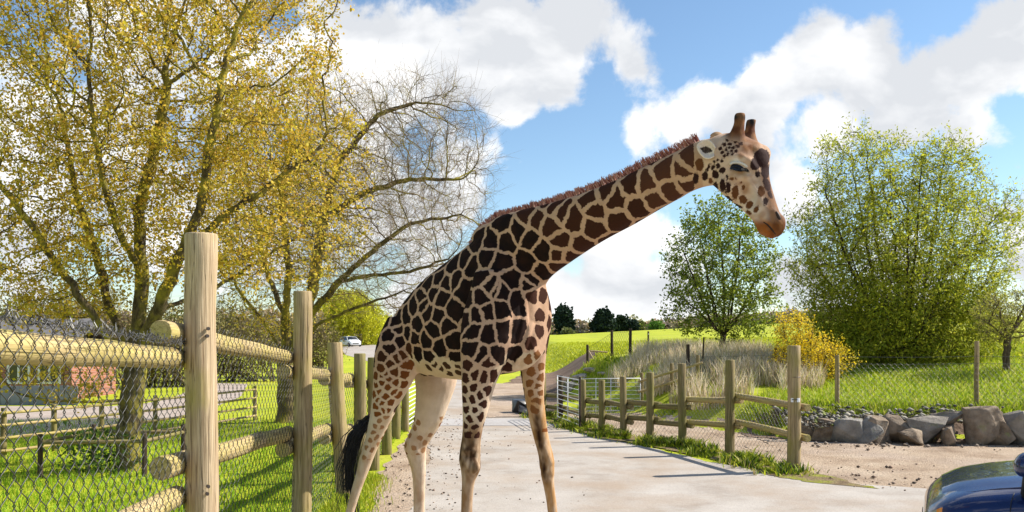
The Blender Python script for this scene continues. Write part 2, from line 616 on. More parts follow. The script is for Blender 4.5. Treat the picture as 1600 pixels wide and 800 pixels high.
# ------------------------------------------------------------------ grass, reeds and clods
def blades(name, pts, hmin, hmax, wid, palette, mat, lean=0.35, label=None, cat=None, seed=1):
    """One mesh of three-face blades rooted at the given ground points."""
    r = np.random.default_rng(seed)
    n = len(pts)
    h = r.uniform(hmin, hmax, n)[:, None]
    a = r.uniform(0, 2 * math.pi, n)
    side = np.stack([np.cos(a), np.sin(a), np.zeros(n)], 1) * wid * r.uniform(0.6, 1.3, n)[:, None]
    b = r.uniform(0, 2 * math.pi, n)
    le = np.stack([np.cos(b), np.sin(b), np.zeros(n)], 1) * (h * lean * r.uniform(0.1, 1.0, n)[:, None])
    up = np.array([[0, 0, 1.0]])
    base = np.array(pts, float) - np.array([[0, 0, 0.01]])
    mid = base + up * h * 0.6 + le * 0.35
    tip = base + up * h + le
    V = np.stack([base - side, base + side, mid + side * 0.7, mid - side * 0.7, tip], 1).reshape(-1, 3)
    o = (np.arange(n) * 5)[:, None]
    tri = np.concatenate([o + np.array([[0, 1, 2]]), o + np.array([[0, 2, 3]]), o + np.array([[3, 2, 4]])], 0)
    me = mesh_np(name, V, tri)
    pal = np.array(palette)
    k = pal[r.integers(0, len(pal), n)] * r.uniform(0.75, 1.25, n)[:, None]
    face_color(me, np.concatenate([k, k, k], 0))
    return link(name, me, mat, label=label, cat=cat, kind='stuff')


def on_ground(x, y):
    return np.stack([x, y, hgt(x, y)], 1)


def clumpy(x, y, f, thr, amp=1.0):
    return np.array([mnoise.noise((a * f, b * f, 3.7)) * amp > thr for a, b in zip(x, y)])


GREEN = [(0.29, 0.38, 0.015), (0.36, 0.44, 0.02), (0.44, 0.48, 0.03), (0.19, 0.28, 0.015), (0.50, 0.48, 0.06)]


def build_grass():
    r = np.random.default_rng(21)
    # paddock behind the left fence: denser near the camera
    n = 62000
    y = 3.5 + 17 * r.random(n) ** 1.5
    x = -2.2 - (y * 0.62 + 0.2 - 2.2).clip(0.2) * r.random(n)
    p = on_ground(x, y)
    blades('paddock_grass', p, 0.03, 0.11, 0.007, [(0.20, 0.36, 0.012), (0.26, 0.42, 0.015), (0.33, 0.46, 0.02), (0.14, 0.26, 0.012), (0.40, 0.46, 0.04)], M['grass'], 0.8, 'short bright green grass inside the timber paddock fence', 'grass', 3)
    # verge at the foot of the left fence
    n = 9000
    y = r.uniform(7.4, 12.2, n)
    x = -2.15 + np.abs(r.normal(0, 0.27, n)) * (1 - 0.5 * np.abs(y - 9) / 3.3)
    x = np.minimum(x, -1.45 + 0.1 * r.normal(0, 1, n))
    blades('verge_grass', on_ground(x, y), 0.04, 0.14, 0.007, GREEN, M['grass'], 0.7, 'bright tufts of grass along the foot of the left fence posts', 'grass', 4)
    # verge under the right fence
    pts = np.array(FENCE_R)
    seg = r.random(22000) * (len(pts) - 1)
    i = seg.astype(int)
    f = (seg - i)[:, None]
    q = pts[i] * (1 - f) + pts[np.minimum(i + 1, len(pts) - 1)] * f
    q[:, 0] += r.normal(-0.14, 0.19, len(q))
    q[:, 1] += r.normal(-0.18, 0.2, len(q))
    nz = np.array([mnoise.noise((a_ * 2.3, b_ * 2.3, 3.7)) + 0.6 * mnoise.noise((a_ * 7, b_ * 7, 1.7)) for a_, b_ in q])
    WEED = GREEN + [(0.08, 0.14, 0.02), (0.11, 0.18, 0.02), (0.05, 0.09, 0.015), (0.34, 0.28, 0.12)]
    for nm, lo, hi, h0, h1_, w_, pal, lab in (('kerb_grass', -0.12, 0.3, 0.03, 0.10, 0.010, GREEN, 'low mossy grass growing under the right rail fence'),
                                              ('kerb_weeds', 0.22, 9, 0.06, 0.21, 0.016, WEED, 'taller dark leafy weeds in clumps at the right fence posts')):
        k = (nz > lo) & (nz < hi)
        blades(nm, on_ground(q[k, 0], q[k, 1]), h0, h1_, w_, pal, M['grass'], 1.0, lab, 'grass' if nm == 'kerb_grass' else 'weeds', 5)
    # bank above the boulders
    n = 60000
    y = 17.2 + 11 * r.random(n) ** 1.4
    x = r.uniform(5.0, 17, n)
    k = (x > 6.3) | (y < 18.6 + (x - 5) * 1.2)
    x, y = x[k], y[k]
    p = on_ground(x, y)
    blades('bank_grass', p, 0.06, 0.22, 0.014, [(0.34, 0.46, 0.02), (0.42, 0.52, 0.025), (0.52, 0.56, 0.04), (0.26, 0.36, 0.02), (0.56, 0.52, 0.16)], M['grass'], 0.9, 'lush green grass on the bank behind the boulders', 'grass', 6)
    # rough green strip and heap behind the right fence
    n = 12000
    x = r.uniform(1.6, 6.2, n)
    y = 31 - (r.random(n) ** 0.8) * 10.5
    yb = 17.0 + np.clip(5.5 - x, 0, 3) * 1.5
    k = (y > yb + 0.3) & clumpy(x, y, 0.8, -0.1) & ((y > 26) | (y < yb + 1.6))
    blades('rough_grass', on_ground(x[k], y[k]), 0.06, 0.22, 0.016, GREEN, M['grass'], 0.8, 'rough green grass on the heap beyond the white gates', 'grass', 7)
    # dry reeds
    n = 34000
    y = 19.5 + 12.5 * r.random(n)
    x = y * r.uniform(0.105, 0.36, n)
    yb = 17.0 + np.clip(5.5 - x, 0, 3) * 1.5
    ok = (y > yb + 1.3 + 1.6 * sm(5.6, 6.4, x)) & (x < 8.2) & (((x - 2.7) / 1.7) ** 2 + ((y - 30.5) / 3.0) ** 2 > 1) & clumpy(x, y, 0.7, -0.16) & (x > 3.4 - 0.12 * (y - 24)) 
    blades('reeds', on_ground(x[ok], y[ok]), 0.25, 0.72, 0.010, [(0.64, 0.52, 0.36), (0.72, 0.61, 0.45), (0.55, 0.43, 0.28), (0.76, 0.68, 0.54), (0.42, 0.40, 0.12)], M['reed'], 0.6,
           'pale dry reed grass standing between the field and the yard', 'reeds', 8)
    # meadow texture on the near part of the field
    n = 26000
    y = 36 + 45 * r.random(n) ** 1.3
    x = y * r.uniform(0.03, 0.36, n)
    k = (x > 4.9 + (y - 46) * 0.2) | (y > 46)
    blades('field_grass', on_ground(x[k], y[k]), 0.05, 0.16, 0.03, [(0.44, 0.46, 0.02), (0.50, 0.50, 0.025), (0.38, 0.43, 0.02)], M['grass'], 1.3, 'mown green meadow grass rolling up to the far trees', 'grass', 9)


build_grass()


def clods(name, pts, smin, smax, palette, label, cat, seed):
    r = np.random.default_rng(seed)
    base = np.array([(1, 0, 0), (-1, 0, 0), (0, 1, 0), (0, -1, 0), (0, 0, 1), (0, 0, -1)], float)
    tri = np.array([(0, 2, 4), (2, 1, 4), (1, 3, 4), (3, 0, 4), (2, 0, 5), (1, 2, 5), (3, 1, 5), (0, 3, 5)])
    n = len(pts)
    s = smin + (smax - smin) * r.random(n) ** 3
    V = base[None] * (s[:, None, None] * r.uniform(0.55, 1.3, (n, 6, 1))) * np.array([1, 1, 0.6])
    a = r.uniform(0, 6.28, n)
    c, si = np.cos(a)[:, None], np.sin(a)[:, None]
    V = np.stack([V[..., 0] * c - V[..., 1] * si, V[..., 0] * si + V[..., 1] * c, V[..., 2]], 2) + np.asarray(pts)[:, None, :]
    V[..., 2] += (s * 0.3)[:, None] + 0.014
    me = mesh_np(name, V.reshape(-1, 3), ((np.arange(n) * 6)[:, None, None] + tri[None]).reshape(-1, 3))
    pal = np.array(palette)
    k = pal[r.integers(0, len(pal), n)] * r.uniform(0.7, 1.2, n)[:, None]
    face_color(me, np.repeat(k, 8, 0))
    return link(name, me, M['stone_bits'], label=label, cat=cat, kind='stuff')


def stone_bits():
    m, t, b = new_mat('loose_bits')
    a = N(t, 'ShaderNodeAttribute', attribute_name='tint')
    t.links.new(a.outputs['Color'], b.inputs['Base Color'])
    return m


M['stone_bits'] = stone_bits()


def build_clods():
    r = np.random.default_rng(31)
    n = 1500
    y = 5 + 17 * r.random(n)
    x = -1.75 + 1.15 * r.random(n) ** 1.2 - 0.035 * (y - 8)
    k = r.random(n) < 0.75
    brown = [(0.10, 0.065, 0.045), (0.22, 0.15, 0.11), (0.34, 0.25, 0.19), (0.06, 0.045, 0.035)]
    clods('verge_clods', on_ground(x[k], y[k]), 0.005, 0.028, brown + [(0.42, 0.32, 0.25), (0.48, 0.38, 0.30)], 'small stones and clods scattered on the dirt verge by the left fence', 'clods', 2)
    n = 2600
    x = r.uniform(4.2, 12, n)
    y = 8 + 8.6 * r.random(n)
    c = np.exp(-((y - (12.2 - 0.28 * (x - 4.2))) / 1.1) ** 2)
    k = (r.random(n) < 0.10 + 0.8 * c) & (y > 11.4 - 0.42 * (x - 4.3))
    clods('yard_clods', on_ground(x[k], y[k]), 0.006, 0.042, brown + [(0.40, 0.30, 0.23), (0.26, 0.18, 0.13)], 'loose clods of soil strewn over the dirt yard', 'clods', 3)
    n = 240
    y = 6.5 + 12 * r.random(n)
    x = -1.0 + 3.2 * r.random(n) * (1 - 0.03 * y)
    clods('road_grit', on_ground(x, y), 0.004, 0.022, brown[:2] + [(0.05, 0.04, 0.03)], 'dark specks of grit and dung on the pale road', 'grit', 4)


build_clods()


# ------------------------------------------------------------------ fences
def log_mesh(name, length, r0, r1, sides=16, rough=0.035, seed=0, rings=None):
    """Round pole along local Z with uneven outline, chamfered ends and a slightly dished cut face."""
    rings = rings or max(6, int(length / 0.16))
    v, f = [], []
    zs = [0.0] + [0.012 + (length - 0.024) * i / rings for i in range(rings + 1)] + [length]
    for i, z in enumerate(zs):
        t = z / length
        rr = r0 * (1 - t) + r1 * t
        if i == 0 or i == len(zs) - 1:
            rr *= 0.93
        bx = 0.03 * r0 * mnoise.noise((seed * 3.1, z * 1.2, 0)) * 6
        by = 0.03 * r0 * mnoise.noise((seed * 3.1, z * 1.2, 9)) * 6
        for k in range(sides):
            a = 2 * math.pi * k / sides
            q = rr * (1 + rough * 2.0 * mnoise.noise((math.cos(a) * 1.5 + seed, math.sin(a) * 1.5, z * 2.2)) + rough * mnoise.noise((math.cos(a) * 5 + seed, math.sin(a) * 5, z * 3)))
            v.append((q * math.cos(a) + bx, q * math.sin(a) + by, z))
    n = len(zs)
    for i in range(n - 1):
        for k in range(sides):
            k2 = (k + 1) % sides
            f.append((i * sides + k, i * sides + k2, (i + 1) * sides + k2, (i + 1) * sides + k))
    v.append((0, 0, 0.0))
    v.append((0, 0, length))
    for k in range(sides):
        k2 = (k + 1) % sides
        f.append((len(v) - 2, k2, k))
        f.append((len(v) - 1, (n - 1) * sides + k, (n - 1) * sides + k2))
    me = bpy.data.meshes.new(name)
    me.from_pydata(v, [], f)
    sm_ = [True] * (len(f) - 2 * sides) + [False] * (2 * sides)
    for k in range(sides):
        pass
    me.polygons.foreach_set('use_smooth', sm_)
    me.update()
    return me


LOGSEED = [0]


def log(name, p0, p1, r0, r1, mat, parent, sides=16, **kw):
    LOGSEED[0] += 1
    p0, p1 = Vector(p0), Vector(p1)
    d = p1 - p0
    me = log_mesh(name, d.length, r0, r1, sides, seed=LOGSEED[0])
    return link(name, me, mat, parent, False, loc=p0, rot=d.to_track_quat('Z', 'Y').to_euler(), **kw)


def chain_link(name, a0, a1, b1, b0, cell, wire, mat, parent, sag=0.02, rowh=None, seed=0, sides=3):
    """Woven netting between corners a0-a1 (bottom) and b0-b1 (top): interlocked zigzag wires."""
    a0, a1, b0, b1 = [np.array(p, float) for p in (a0, a1, b0, b1)]
    L = np.linalg.norm(a1 - a0)
    Hh = 0.5 * (np.linalg.norm(b0 - a0) + np.linalg.norm(b1 - a1))
    rowh = rowh or cell * 1.25
    nc, nr = max(2, int(L / cell)), max(2, int(Hh / rowh))
    nrm = np.cross(a1 - a0, b0 - a0)
    nrm /= np.linalg.norm(nrm)
    sub = 3
    K = nr * sub + 1
    kk = np.arange(K) / sub
    i = np.arange(nc)
    fr = kk - np.floor(kk)
    fr = fr * fr * (3 - 2 * fr) * 0.55 + fr * 0.45
    lowp = np.floor(kk)
    par = ((lowp[None, :] + i[:, None]) % 2)
    u = np.where(par == 0, 1 - fr[None, :], fr[None, :])
    U = (i[:, None] + u * 1.12 - 0.06) / nc
    Vv = np.broadcast_to((kk / nr)[None, :], U.shape)
    w_off = wire * 1.3 * np.cos((kk[None, :] + i[:, None]) * math.pi)
    Pp = ((a0 * 1.0)[None, None] * ((1 - U) * (1 - Vv))[..., None] + a1 * (U * (1 - Vv))[..., None] + b0 * ((1 - U) * Vv)[..., None] + b1 * (U * Vv)[..., None])
    wv = np.sin(U * 9 + seed) * np.sin(Vv * 5 + seed * 2) * sag
    Pp = Pp + nrm * (w_off + wv)[..., None]
    # tube around each wire
    T = np.gradient(Pp, axis=1)
    T /= np.linalg.norm(T, axis=2, keepdims=True) + 1e-9
    A = np.cross(T, nrm)
    A /= np.linalg.norm(A, axis=2, keepdims=True) + 1e-9
    rings = []
    for s in range(sides):
        ang = 2 * math.pi * s / sides
        rings.append(Pp + wire * (math.cos(ang) * A + math.sin(ang) * nrm))
    Vt = np.stack(rings, 2).reshape(-1, 3)
    base = ((np.arange(nc)[:, None] * K + np.arange(K - 1)[None, :]) * sides)[..., None]
    s = np.arange(sides)
    s2 = (s + 1) % sides
    Q = np.stack([base + s, base + s2, base + sides + s2, base + sides + s], -1).reshape(-1, 4)
    me = mesh_np(name, Vt, Q)
    return link(name, me, mat, parent, True)


def build_left_fence():
    fx = -2.05
    posts = [(315, 5.4, 2.64, 0.097), (473, 8.28, 2.43, 0.09), (530, 10.6, 1.92, 0.095), (563, 11.9, 1.76, 0.085), (583, 12.9, 1.68, 0.085),
             (604, 14.6, 1.55, 0.085), (619, 16.8, 1.45, 0.085), (633, 18.1, 1.4, 0.08)]
    root = empty('paddock_fence', (fx, 5.4, 0), label='timber post and rail fence with dark chain link netting beside the giraffe\'s tail', cat='fence')
    pp = []
    for k, (px, d, top, r) in enumerate(posts):
        x = (px - 800) / F * d
        lean = 0.06 if k == 2 else 0.0
        log('post', (x + lean, d, -0.05), (x - lean, d, top), r * 1.03, r * 0.97, M['post_pale'] if k in (0,) else M['post'] if k < 3 else M['post_green'], root, 20 if k < 3 else 14)
        pp.append((x, d, top, r))
    # an earlier post stands outside the frame and carries the near rails
    pp0 = (-1.62, 1.9, 2.6, 0.097)
    # bolts on the first post
    for z in (2.0, 1.03):
        for dz in (0.0, 0.045):
            c = np.array([pp[0][0] + 0.06 + dz * 0.13, pp[0][1] - 0.078, z + dz])
            mb = MB()
            mb.tube([c, c + np.array([0.012, -0.02, 0])], 0.011, 8)
            mb.build('bolt', M['bolt'], root)
    # rails sit behind the posts; each bay: (near z, far z) for the upper and the lower rail
    chain = [pp0] + pp
    heights = [((2.03, 1.86), (1.12, 1.0)), ((2.03, 1.79), (1.21, 1.06)), ((1.665, 1.52), (0.93, 0.86)), ((1.46, 1.42), (0.76, 0.72)),
               ((1.36, 1.30), (0.66, 0.62)), ((1.28, 1.22), (0.62, 0.58)), ((1.18, 1.14), (0.55, 0.52)), ((1.1, 1.05), (0.5, 0.5))]
    for k, ((u0, u1), (l0, l1)) in enumerate(heights):
        a, b = chain[k], chain[k + 1]
        off = 0.155
        ext0, ext1 = (0.26 if k == 1 else 0.16), 0.10
        da = Vector((b[0] - a[0], b[1] - a[1], 0)).normalized()
        for z0, z1, rr in ((u0, u1, 0.066), (l0, l1, 0.07)):
            s0 = Vector((a[0] - off, a[1], z0)) - da * ext0
            s1 = Vector((b[0] - off, b[1], z1)) + da * ext1 * (0.0 if k == 0 else 1)
            log('rail', s0, s1, rr * 1.04, rr * 0.97, M['rail'], root, 18 if k < 3 else 12)
        # netting runs between posts and rails
        cell = 0.052 if k == 0 else 0.05 if k < 2 else 0.055
        zt0, zt1 = u0 + (0.11 if k == 0 else 0.07), u1 + (0.11 if k == 0 else 0.09)
        off2 = 0.078 if k else 0.082
        wire = 0.0026 if k == 0 else 0.0023
        chain_link('netting', (a[0] - off2, a[1], 0.03), (b[0] - off2, b[1], 0.03), (b[0] - off2, b[1], zt1), (a[0] - off2, a[1], zt0), cell, wire,
                   M['wire'], root, 0.006, cell * 1.0, k)
    # tangled top edge of the nearest netting
    r = np.random.default_rng(5)
    mb = MB()
    a, b = np.array([-1.62 - 0.082, 1.9, 2.13]), np.array([pp[0][0] - 0.082, 5.4, 1.965])
    for w in range(3):
        pts = []
        for q in range(90):
            t = q / 89
            p = a * (1 - t) + b * t
            pts.append(p + np.array([r.normal(0, 0.006), r.normal(0, 0.006), -0.012 * w + 0.010 * math.sin(q * 1.9 + w) + r.normal(0, 0.005)]))
        mb.tube(pts, 0.0028, 3)
    for q in range(130):
        t = r.random()
        p = a * (1 - t) + b * t
        e = p + np.array([r.normal(0, 0.02), r.normal(0, 0.022), r.normal(0.008, 0.02)])
        mb.tube([p + np.array([0, 0, -0.02]), (p + e) / 2 + np.array([r.normal(0, .008), 0, 0.012]), e], 0.0025, 3)
    mb.build('netting_edge', M['wire'], root)


def build_right_fence():
    root = empty('roadside_fence', (4.14, 12.68, 0), label='low timber rail fence with wire netting curving along the pale road', cat='fence')
    tops = [1.86, 1.60, 1.50, 1.31, 1.20, 1.08, 1.04, 1.07, 1.05]
    rad = [0.092, 0.078, 0.073, 0.07, 0.068, 0.068, 0.064, 0.055, 0.055]
    for k, ((x, y), z) in enumerate(zip(FENCE_R, tops)):
        if k == 7:
            log('post', (x, y, -0.05), (x, y, z), rad[k], rad[k], M['dark_wood'], root, 10)
            continue
        log('post', (x, y, -0.05), (x, y, z), rad[k] * 1.05, rad[k], M['post_green'] if k else M['post'], root, 16)
    rail_z = [((0.955, 1.0), (0.51, 0.56)), ((0.93, 0.83), (0.50, 0.42)), ((0.71, 0.66), (0.38, 0.36)), ((0.70, 0.69), (0.42, 0.38)), ((0.60, 0.62), (0.30, 0.32)), ((0.60, 0.56), (0.30, 0.26)), ((0.6, 0.55), (0.25, 0.22)), ((0.56, 0.53), (0.28, 0.25))]
    for k in range(8):
        a, b = Vector((*FENCE_R[k], 0)), Vector((*FENCE_R[k + 1], 0))
        d = (b - a).normalized()
        nrm = Vector((-d.y, d.x, 0))
        if nrm.x < 0:
            nrm = -nrm
        o = nrm * (rad[k] + 0.045)
        for (z0, z1) in rail_z[k]:
            s = a + o - d * (0.16 if k else 0.14) + Vector((0, 0, z0))
            e = b + o + d * 0.12 + Vector((0, 0, z1))
            log('rail', s, e, 0.055, 0.05, M['rail'] if k < 2 else M['post_green'], root, 12)
        o2 = nrm * (rad[k] + 0.004)
        if k != 6:
            chain_link('netting', a + o2 + Vector((0, 0, 0.03)), b + o2 + Vector((0, 0, 0.03)), b + o2 + Vector((0, 0, rail_z[k][0][1] + 0.05)), a + o2 + Vector((0, 0, rail_z[k][0][0] + 0.05)), 0.05, 0.0022, M['wire_grey'], root, 0.004, 0.05, k)
    # white plate banded to the end post
    mb = MB()
    x, y = FENCE_R[0]
    pts = []
    for s in range(-5, 6):
        a = -math.pi / 2 + s * 0.16
        pts.append((x + 0.099 * math.cos(a), y + 0.099 * math.sin(a)))
    for (p, q) in zip(pts[:-1], pts[1:]):
        mb.add([(p[0], p[1], 1.035), (q[0], q[1], 1.035), (q[0], q[1], 1.095), (p[0], p[1], 1.095)], [(0, 1, 2, 3)])
    plate = mb.build('plate', M['white'], root)
    mb = MB()
    for (p, q) in zip(pts[1:6], pts[2:7]):
        mb.add([(p[0], p[1] - .002, 1.066), (q[0], q[1] - .002, 1.066), (q[0], q[1] - .002, 1.08), (p[0], p[1] - .002, 1.08)], [(0, 1, 2, 3)])
    mb.build('printed_band', M['wire'], plate)
    mb = MB()
    ring = [(x + 0.0965 * math.cos(a), y + 0.0965 * math.sin(a), 1.40) for a in np.linspace(0, 2 * math.pi, 25)]
    mb.tube(ring, 0.004, 4, False)
    mb.build('wire_tie', M['bolt'], root)


def bar_gate(name, p0, p1, z0, z1, nbars, rad, uprights, label, mesh_cell=None):
    root = empty(name, (p0[0], p0[1], 0), label=label, cat='gate')
    p0, p1 = np.array([*p0, 0.0]), np.array([*p1, 0.0])
    for k in range(nbars):
        z = z0 + (z1 - z0) * k / (nbars - 1)
        mb = MB()
        rr = rad * (1.4 if k in (0, nbars - 1) else 1)
        mb.tube([p0 + [0, 0, z], p1 + [0, 0, z]], rr, 6)
        mb.build('bar', M['white'], root, True)
    for k in range(uprights):
        t = k / (uprights - 1)
        p = p0 * (1 - t) + p1 * t
        mb = MB()
        mb.tube([p + [0.003, 0.004, z0 - 0.05], p + [0.003, 0.004, z1 + 0.012]], rad * 1.5, 6)
        mb.build('upright', M['white'], root, True)
    if mesh_cell:
        chain_link('netting', p0 + [0, 0, z0], p1 + [0, 0, z0], p1 + [0, 0, z1], p0 + [0, 0, z1], mesh_cell, 0.003, M['wire_grey'], root, 0.0, mesh_cell, 2)
    return root


def build_gates():
    bar_gate('bar_gate', (-2.2, 18.3), (-2.12, 22.3), 0.12, 1.16, 12, 0.012, 4, 'white metal bar gate closing the end of the netted paddock fence')
    bar_gate('hurdle_gate', (1.16 - 0.09, 20.4), (1.43, 18.45), 0.10, 1.06, 10, 0.008, 3, 'white barred hurdle standing in the road verge at the far end of the rail fence')
    bar_gate('yard_gate', (1.72, 21.6), (3.25, 21.9), 0.12, 0.93, 9, 0.007, 5, 'white framed gate with fine grey netting behind the rail fence', 0.06)
    root = empty('iron_stake', (1.43, 18.5, 0), label='thin dark iron stake holding the white hurdle', cat='stake')
    mb = MB()
    mb.tube([(1.45, 18.42, -0.05), (1.45, 18.42, 1.12)], 0.022, 8)
    mb.build('shaft', M['dark_wood'], root)
    mb = MB()
    mb.tube([(1.45, 18.42, 1.12), (1.45, 18.42, 1.135)], [0.03, 0.024], 8)
    mb.build('cap', M['bolt'], root)
    # inner rail fence that climbs the bank
    root = empty('inner_rail_fence', (3.2, 22, 0), label='weathered two rail fence climbing from the yard gate toward the reeds', cat='fence')
    a, b = Vector((3.3, 22.0, h1(3.3, 22))), Vector((4.75, 21.6, h1(4.75, 21.6)))
    for t in (0.0, 0.5, 0.93):
        q = a.lerp(b, t)
        log('post', q - Vector((0, 0, .1)), q + Vector((0, 0, 0.85)), 0.05, 0.045, M['post_green'], root, 10)
    for dz in (0.36, 0.62):
        log('rail', a + Vector((-0.1, -0.075, dz)), b + Vector((0, -0.075, dz)), 0.032, 0.03, M['rail'], root, 8)


def wire_fence(name, spots, label, tops, rad, cell, wire_mat, post_mat, wires=1, wire=0.0025, rest=None):
    root = empty(name, (spots[0][0], spots[0][1], h1(*spots[0])), label=label, cat='fence')
    pr = []
    for k, (x, y) in enumerate(spots):
        z = h1(x, y)
        log('post', (x, y, z - 0.1), (x, y, z + tops[k]), rad, rad * 0.92, post_mat, root, 10)
        pr.append((x, y, z, tops[k]))
    for a, b in zip(pr[:-1], pr[1:]):
        o = np.array([0, -rad - 0.006, 0])
        A, B = np.array(a[:3]) + o, np.array(b[:3]) + o
        ha, hb = (rest or a[3] * 0.9), (rest or b[3] * 0.9)
        chain_link('netting', A + [0, 0, .03], B + [0, 0, .03], B + [0, 0, hb], A + [0, 0, ha], cell, wire, wire_mat, root, 0.01, cell, 1)
        for w in range(wires):
            f = 1.0 + 0.16 * w
            mb = MB()
            pts = [A * (1 - t) + B * t + [0, 0, (ha * (1 - t) + hb * t) * f - 0.02 * math.sin(t * math.pi)] for t in np.linspace(0, 1, 9)]
            mb.tube(pts, wire * 1.3, 3)
            mb.build('strand', wire_mat, root)
    return root


def build_wire_fences():
    def gp(px, d):
        return ((px - 800) / F * d, d)
    wire_fence('bank_fence', [gp(1308, 17.6), gp(1526, 17.6), gp(1745, 17.6)], 'wire netting fence with slim posts on the grassy bank above the boulders',
               [1.07, 1.35, 1.3], 0.05, 0.06, M['wire_grey'], M['post'], 2, 0.0026, 0.9)
    root = wire_fence('field_fence', [gp(918, 33), gp(956, 31.5), gp(985, 30)], 'dark stakes with sagging netting beside the grassy spoil heap',
                      [1.05, 0.98, 0.95], 0.055, 0.09, M['wire'], M['dark_wood'], 1, 0.004)
    a = gp(918, 33)
    z = h1(*a)
    for dx, dy in ((0.3, -0.6), (0.75, -0.1)):
        log('brace', (a[0] + dx, a[1] + dy, h1(a[0] + dx, a[1] + dy) + (0.0 if dx < 0.5 else 0.35)), (a[0] + 0.03, a[1] - 0.05, z + 0.82), 0.03, 0.03, M['post_pale'], root, 8)
    wire_fence('reed_fence', [gp(1075, 23.2), gp(1212, 22.5), gp(1300, 22.0)], 'dark netting fence standing in front of the reeds and yellow bush',
               [0.95, 0.8, 0.8], 0.05, 0.06, M['wire'], M['dark_wood'], 1, 0.0026, 0.62)
    x, y = gp(1013, 52)
    z = h1(x, y)
    root = empty('field_stake', (x, y, z), label='lone dark stake standing out in the green field', cat='stake')
    log('shaft', (x, y, z - 0.1), (x, y, z + 1.0), 0.06, 0.055, M['dark_wood'], root, 8)
    log('insulator', (x, y - 0.07, z + 0.8), (x, y - 0.07, z + 0.86), 0.03, 0.03, M['white'], root, 8)
    x, y = gp(1097, 24)
    root = empty('reed_stake', (x, y, h1(x, y)), label='thin leaning dark stake among the pale reeds', cat='stake')
    log('shaft', (x, y, h1(x, y) - 0.1), (x + 0.05, y, h1(x, y) + 1.0), 0.025, 0.022, M['dark_wood'], root, 8)
    # low rail fence across the paddock path
    pts = [(-9.6, 13.4), (-8.35, 14.2), (-7.95, 15.0), (-7.55, 15.9), (-7.1, 17.2), (-6.6, 18.6), (-6.1, 20.5)]
    root = empty('path_fence', (pts[1][0], pts[1][1], 0), label='low four rail wooden fence along the gravel path inside the paddock', cat='fence')
    for k, (x, y) in enumerate(pts):
        log('post', (x, y, -0.05), (x, y, 0.82), 0.05, 0.045, M['post_green'], root, 8)
        if k:
            a = pts[k - 1]
            for z in (0.12, 0.33, 0.54, 0.74):
                log('rail', (a[0] + 0.05, a[1] - 0.06, z), (x + 0.05, y - 0.06, z), 0.024, 0.024, M['rail'], root, 8)


build_left_fence()
build_right_fence()
build_gates()
build_wire_fences()


# ------------------------------------------------------------------ trees
def colonize(stems, env, n_attr, step, kill, infl, seed, tropism=(0, 0, 0.15), iters=140, jit=0.25):
    """Branch skeleton that grows from given stems into a volume of ellipsoids."""
    r = np.random.default_rng(seed)
    A = []
    vol = np.array([e[3] * e[4] * e[5] for e in env])
    for e, k in zip(env, (vol / vol.sum() * n_attr).astype(int)):
        q = r.normal(size=(k, 3))
        q /= np.linalg.norm(q, axis=1, keepdims=True)
        q *= r.random((k, 1)) ** (1 / 2.6)
        A.append(np.array(e[:3]) + q * np.array(e[3:6]))
    A = np.concatenate(A)
    pos, par = [], []
    for st in stems:
        parent = st.get('from', -1)
        pts = [np.array(p, float) for p in st['pts']]
        if parent == -1:
            pos.append(pts[0])
            par.append(-1)
            last = len(pos) - 1
            pts = pts[1:]
        else:
            base = np.array(st['at'], float)
            last = int(np.argmin(np.linalg.norm(np.array(pos) - base, axis=1)))
        for p in pts:
            p0 = pos[last].copy()
            n = max(1, int(np.linalg.norm(p - p0) / step))
            for i in range(1, n + 1):
                q = p0 + (p - p0) * i / n + (r.normal(size=3) * step * 0.10 if i < n else 0)
                pos.append(q)
                par.append(last)
                last = len(pos) - 1
    pos = [np.asarray(p) for p in pos]
    P_ = np.array(pos)
    D = np.linalg.norm(A[:, None] - P_[None], axis=2)
    near = D.argmin(1)
    dist = D.min(1)
    act = dist > kill
    kids = {}
    trop = np.array(tropism)
    for it in range(iters):
        s = act & (dist < infl)
        if not s.any():
            break
        nn = near[s]
        d = A[s] - P_[nn]
        d /= np.linalg.norm(d, axis=1, keepdims=True) + 1e-9
        acc = np.zeros_like(P_)
        np.add.at(acc, nn, d)
        ids = np.unique(nn)
        ids = np.array([i for i in ids if kids.get(i, 0) < 3])
        if len(ids) == 0:
            break
        g = acc[ids]
        g /= np.linalg.norm(g, axis=1, keepdims=True) + 1e-9
        g += trop + r.normal(size=g.shape) * jit
        g /= np.linalg.norm(g, axis=1, keepdims=True) + 1e-9
        new = P_[ids] + g * step
        base = len(P_)
        P_ = np.concatenate([P_, new])
        for i in ids:
            par.append(int(i))
            kids[i] = kids.get(i, 0) + 1
        a = np.where(act)[0]
        Dn = np.linalg.norm(A[a][:, None] - new[None], axis=2)
        j = Dn.argmin(1)
        m = Dn[np.arange(len(a)), j]
        better = m < dist[a]
        near[a[better]] = base + j[better]
        dist[a[better]] = m[better]
        act[a[dist[a] < kill]] = False
    return P_, np.array(par)


